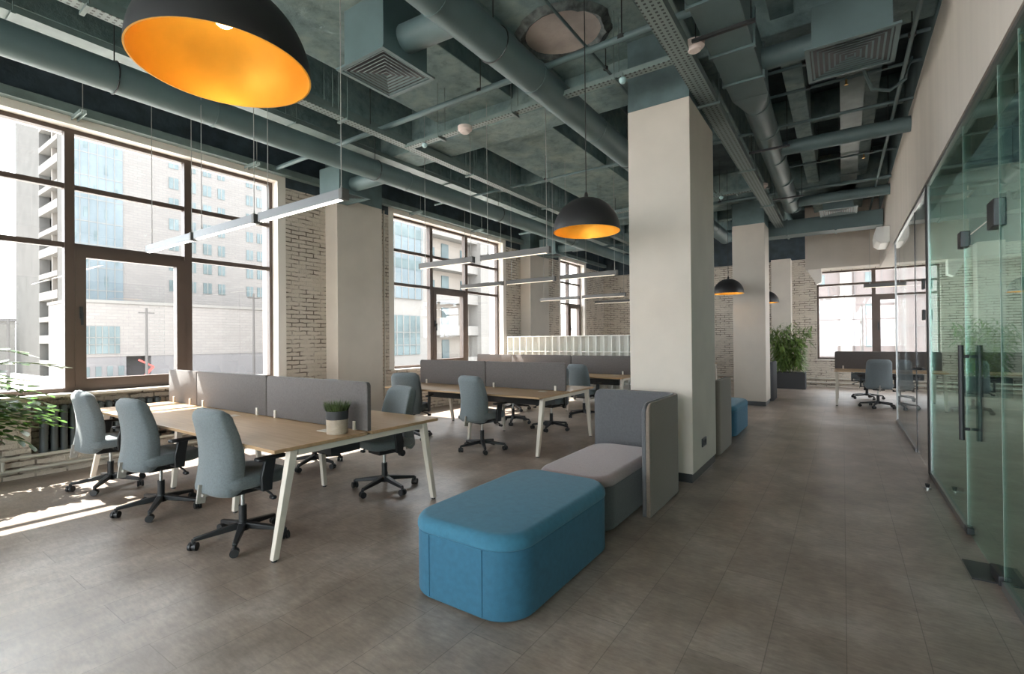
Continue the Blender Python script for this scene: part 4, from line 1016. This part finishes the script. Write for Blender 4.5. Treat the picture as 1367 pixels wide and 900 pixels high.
# building opposite the far window
t = thing('office_block', 'pale pink clad block outside the far window', 'building', (2, 60, -2.6))
MBx(-16, 30, 0, 10, 0, 24).build('wall', M['xpink'], t)
for k in range(7): MBx(-16, 30, -.06, 0, 2.0+3*k, 2.08+3*k).build('joint', M['xgrey'], t)
for k in range(14): MBx(-12+2.2*k, -11.94+2.2*k, -.06, 0, 0, 24).build('joint', M['xgrey'], t)
for x in (-2.2, 2.2, 6.6): MBx(x, x+1.0, -.5, 0, 0, 24).build('pier', M['xwhite'], t)
for k in range(4):
    for x in (-3.6, .6, 5.0): MBx(x-.7, x+.1, -.04, .1, 3+3.2*k, 4.1+3.2*k).build('window', M['xwin'], t)
pole(1.2, 46, 6.5, 'thin pale pole outside the far window')

# ------------------------------------------------------------------ light, sky and camera
sun = bpy.data.lights.new('sun', 'SUN'); sun.energy = SUN; sun.angle = math.radians(.6); sun.color = (1, .95, .87)
so_ = bpy.data.objects.new('sun', sun); C.objects.link(so_)
so_.rotation_euler = Vector((1, .12, -1.6)).to_track_quat('-Z', 'Y').to_euler()
wd = bpy.data.worlds.new('sky'); bpy.context.scene.world = wd; wd.use_nodes = True
n = wd.node_tree.nodes; l = wd.node_tree.links; bg = n['Background']
tc = N(n, 'ShaderNodeTexCoord'); mp = N(n, 'ShaderNodeMapping'); mp.inputs['Scale'].default_value = (1, 1, 2.5); l.new(tc.outputs['Generated'], mp.inputs['Vector'])
nz = N(n, 'ShaderNodeTexNoise'); nz.inputs['Scale'].default_value = 3; nz.inputs['Detail'].default_value = 7; l.new(mp.outputs[0], nz.inputs['Vector'])
rp = N(n, 'ShaderNodeValToRGB'); rp.color_ramp.elements[0].position = .42; rp.color_ramp.elements[1].position = .62
rp.color_ramp.elements[0].color = (.84,.92,1,1); rp.color_ramp.elements[1].color = (1,.975,.95,1); l.new(nz.outputs['Fac'], rp.inputs['Fac'])
l.new(rp.outputs['Color'], bg.inputs['Color']); bg.inputs['Strength'].default_value = SKY
# sky portals in the window openings (guide sampling only)
def portal(loc, rot, sx, sy):
    a = bpy.data.lights.new('portal', 'AREA'); a.shape = 'RECTANGLE'; a.size = sx; a.size_y = sy; a.cycles.is_portal = True
    o = bpy.data.objects.new('window_portal', a); C.objects.link(o); o.location = loc; o.rotation_euler = rot
for a in (W0, W1, W2, W3): portal((XW-.5, (a[0]+a[1])/2, 2.43), (0, -PI/2, 0), 3.1, a[1]-a[0])
portal((4.75, 13.4, 2.43), (0, PI/2, 0), 3.1, 4.8)
portal((.66, YB+.45, 2.08), (-PI/2, 0, 0), 2.6, 2.55)
portal((-4.45, YF-.45, 2.2), (PI/2, 0, 0), 4.5, 4.2); portal((.95, YF-.45, 2.2), (PI/2, 0, 0), 4.9, 4.2)

cam = bpy.data.cameras.new('camera'); co = bpy.data.objects.new('camera', cam); C.objects.link(co)
YAW, PIT, ROL = math.radians(34.4), math.radians(.30), math.radians(.5)
F_ = Vector((-math.sin(YAW)*math.cos(PIT), math.cos(YAW)*math.cos(PIT), math.sin(PIT))); R_ = Vector((math.cos(YAW), math.sin(YAW), 0)); U_ = R_.cross(F_)
Rc = R_*math.cos(ROL) - U_*math.sin(ROL); Uc = U_*math.cos(ROL) + R_*math.sin(ROL)
co.matrix_world = Matrix(((Rc.x, Uc.x, -F_.x, 0), (Rc.y, Uc.y, -F_.y, 0), (Rc.z, Uc.z, -F_.z, 1.45), (0,0,0,1)))
cam.sensor_fit = 'HORIZONTAL'; cam.sensor_width = 36; cam.lens = 645/1367*36; cam.clip_start = .05; cam.clip_end = 500
sc = bpy.context.scene; sc.camera = co
sc.view_settings.view_transform = 'Standard'; sc.view_settings.look = 'None'; sc.view_settings.gamma = 1; sc.view_settings.use_curve_mapping = False
sc.view_settings.exposure = EXPO
cy = sc.cycles; cy.use_denoising = True; cy.denoiser = 'OPENIMAGEDENOISE'
try: cy.denoising_input_passes = 'RGB_ALBEDO_NORMAL'; cy.denoising_prefilter = 'ACCURATE'
except Exception: pass
cy.max_bounces = 10; cy.diffuse_bounces = 6; cy.glossy_bounces = 5; cy.transparent_max_bounces = 24; cy.sample_clamp_indirect = 3; cy.caustics_reflective = False; cy.caustics_refractive = False
for k in ('leddim', 'led', 'bulb'): M[k].cycles.emission_sampling = 'NONE'
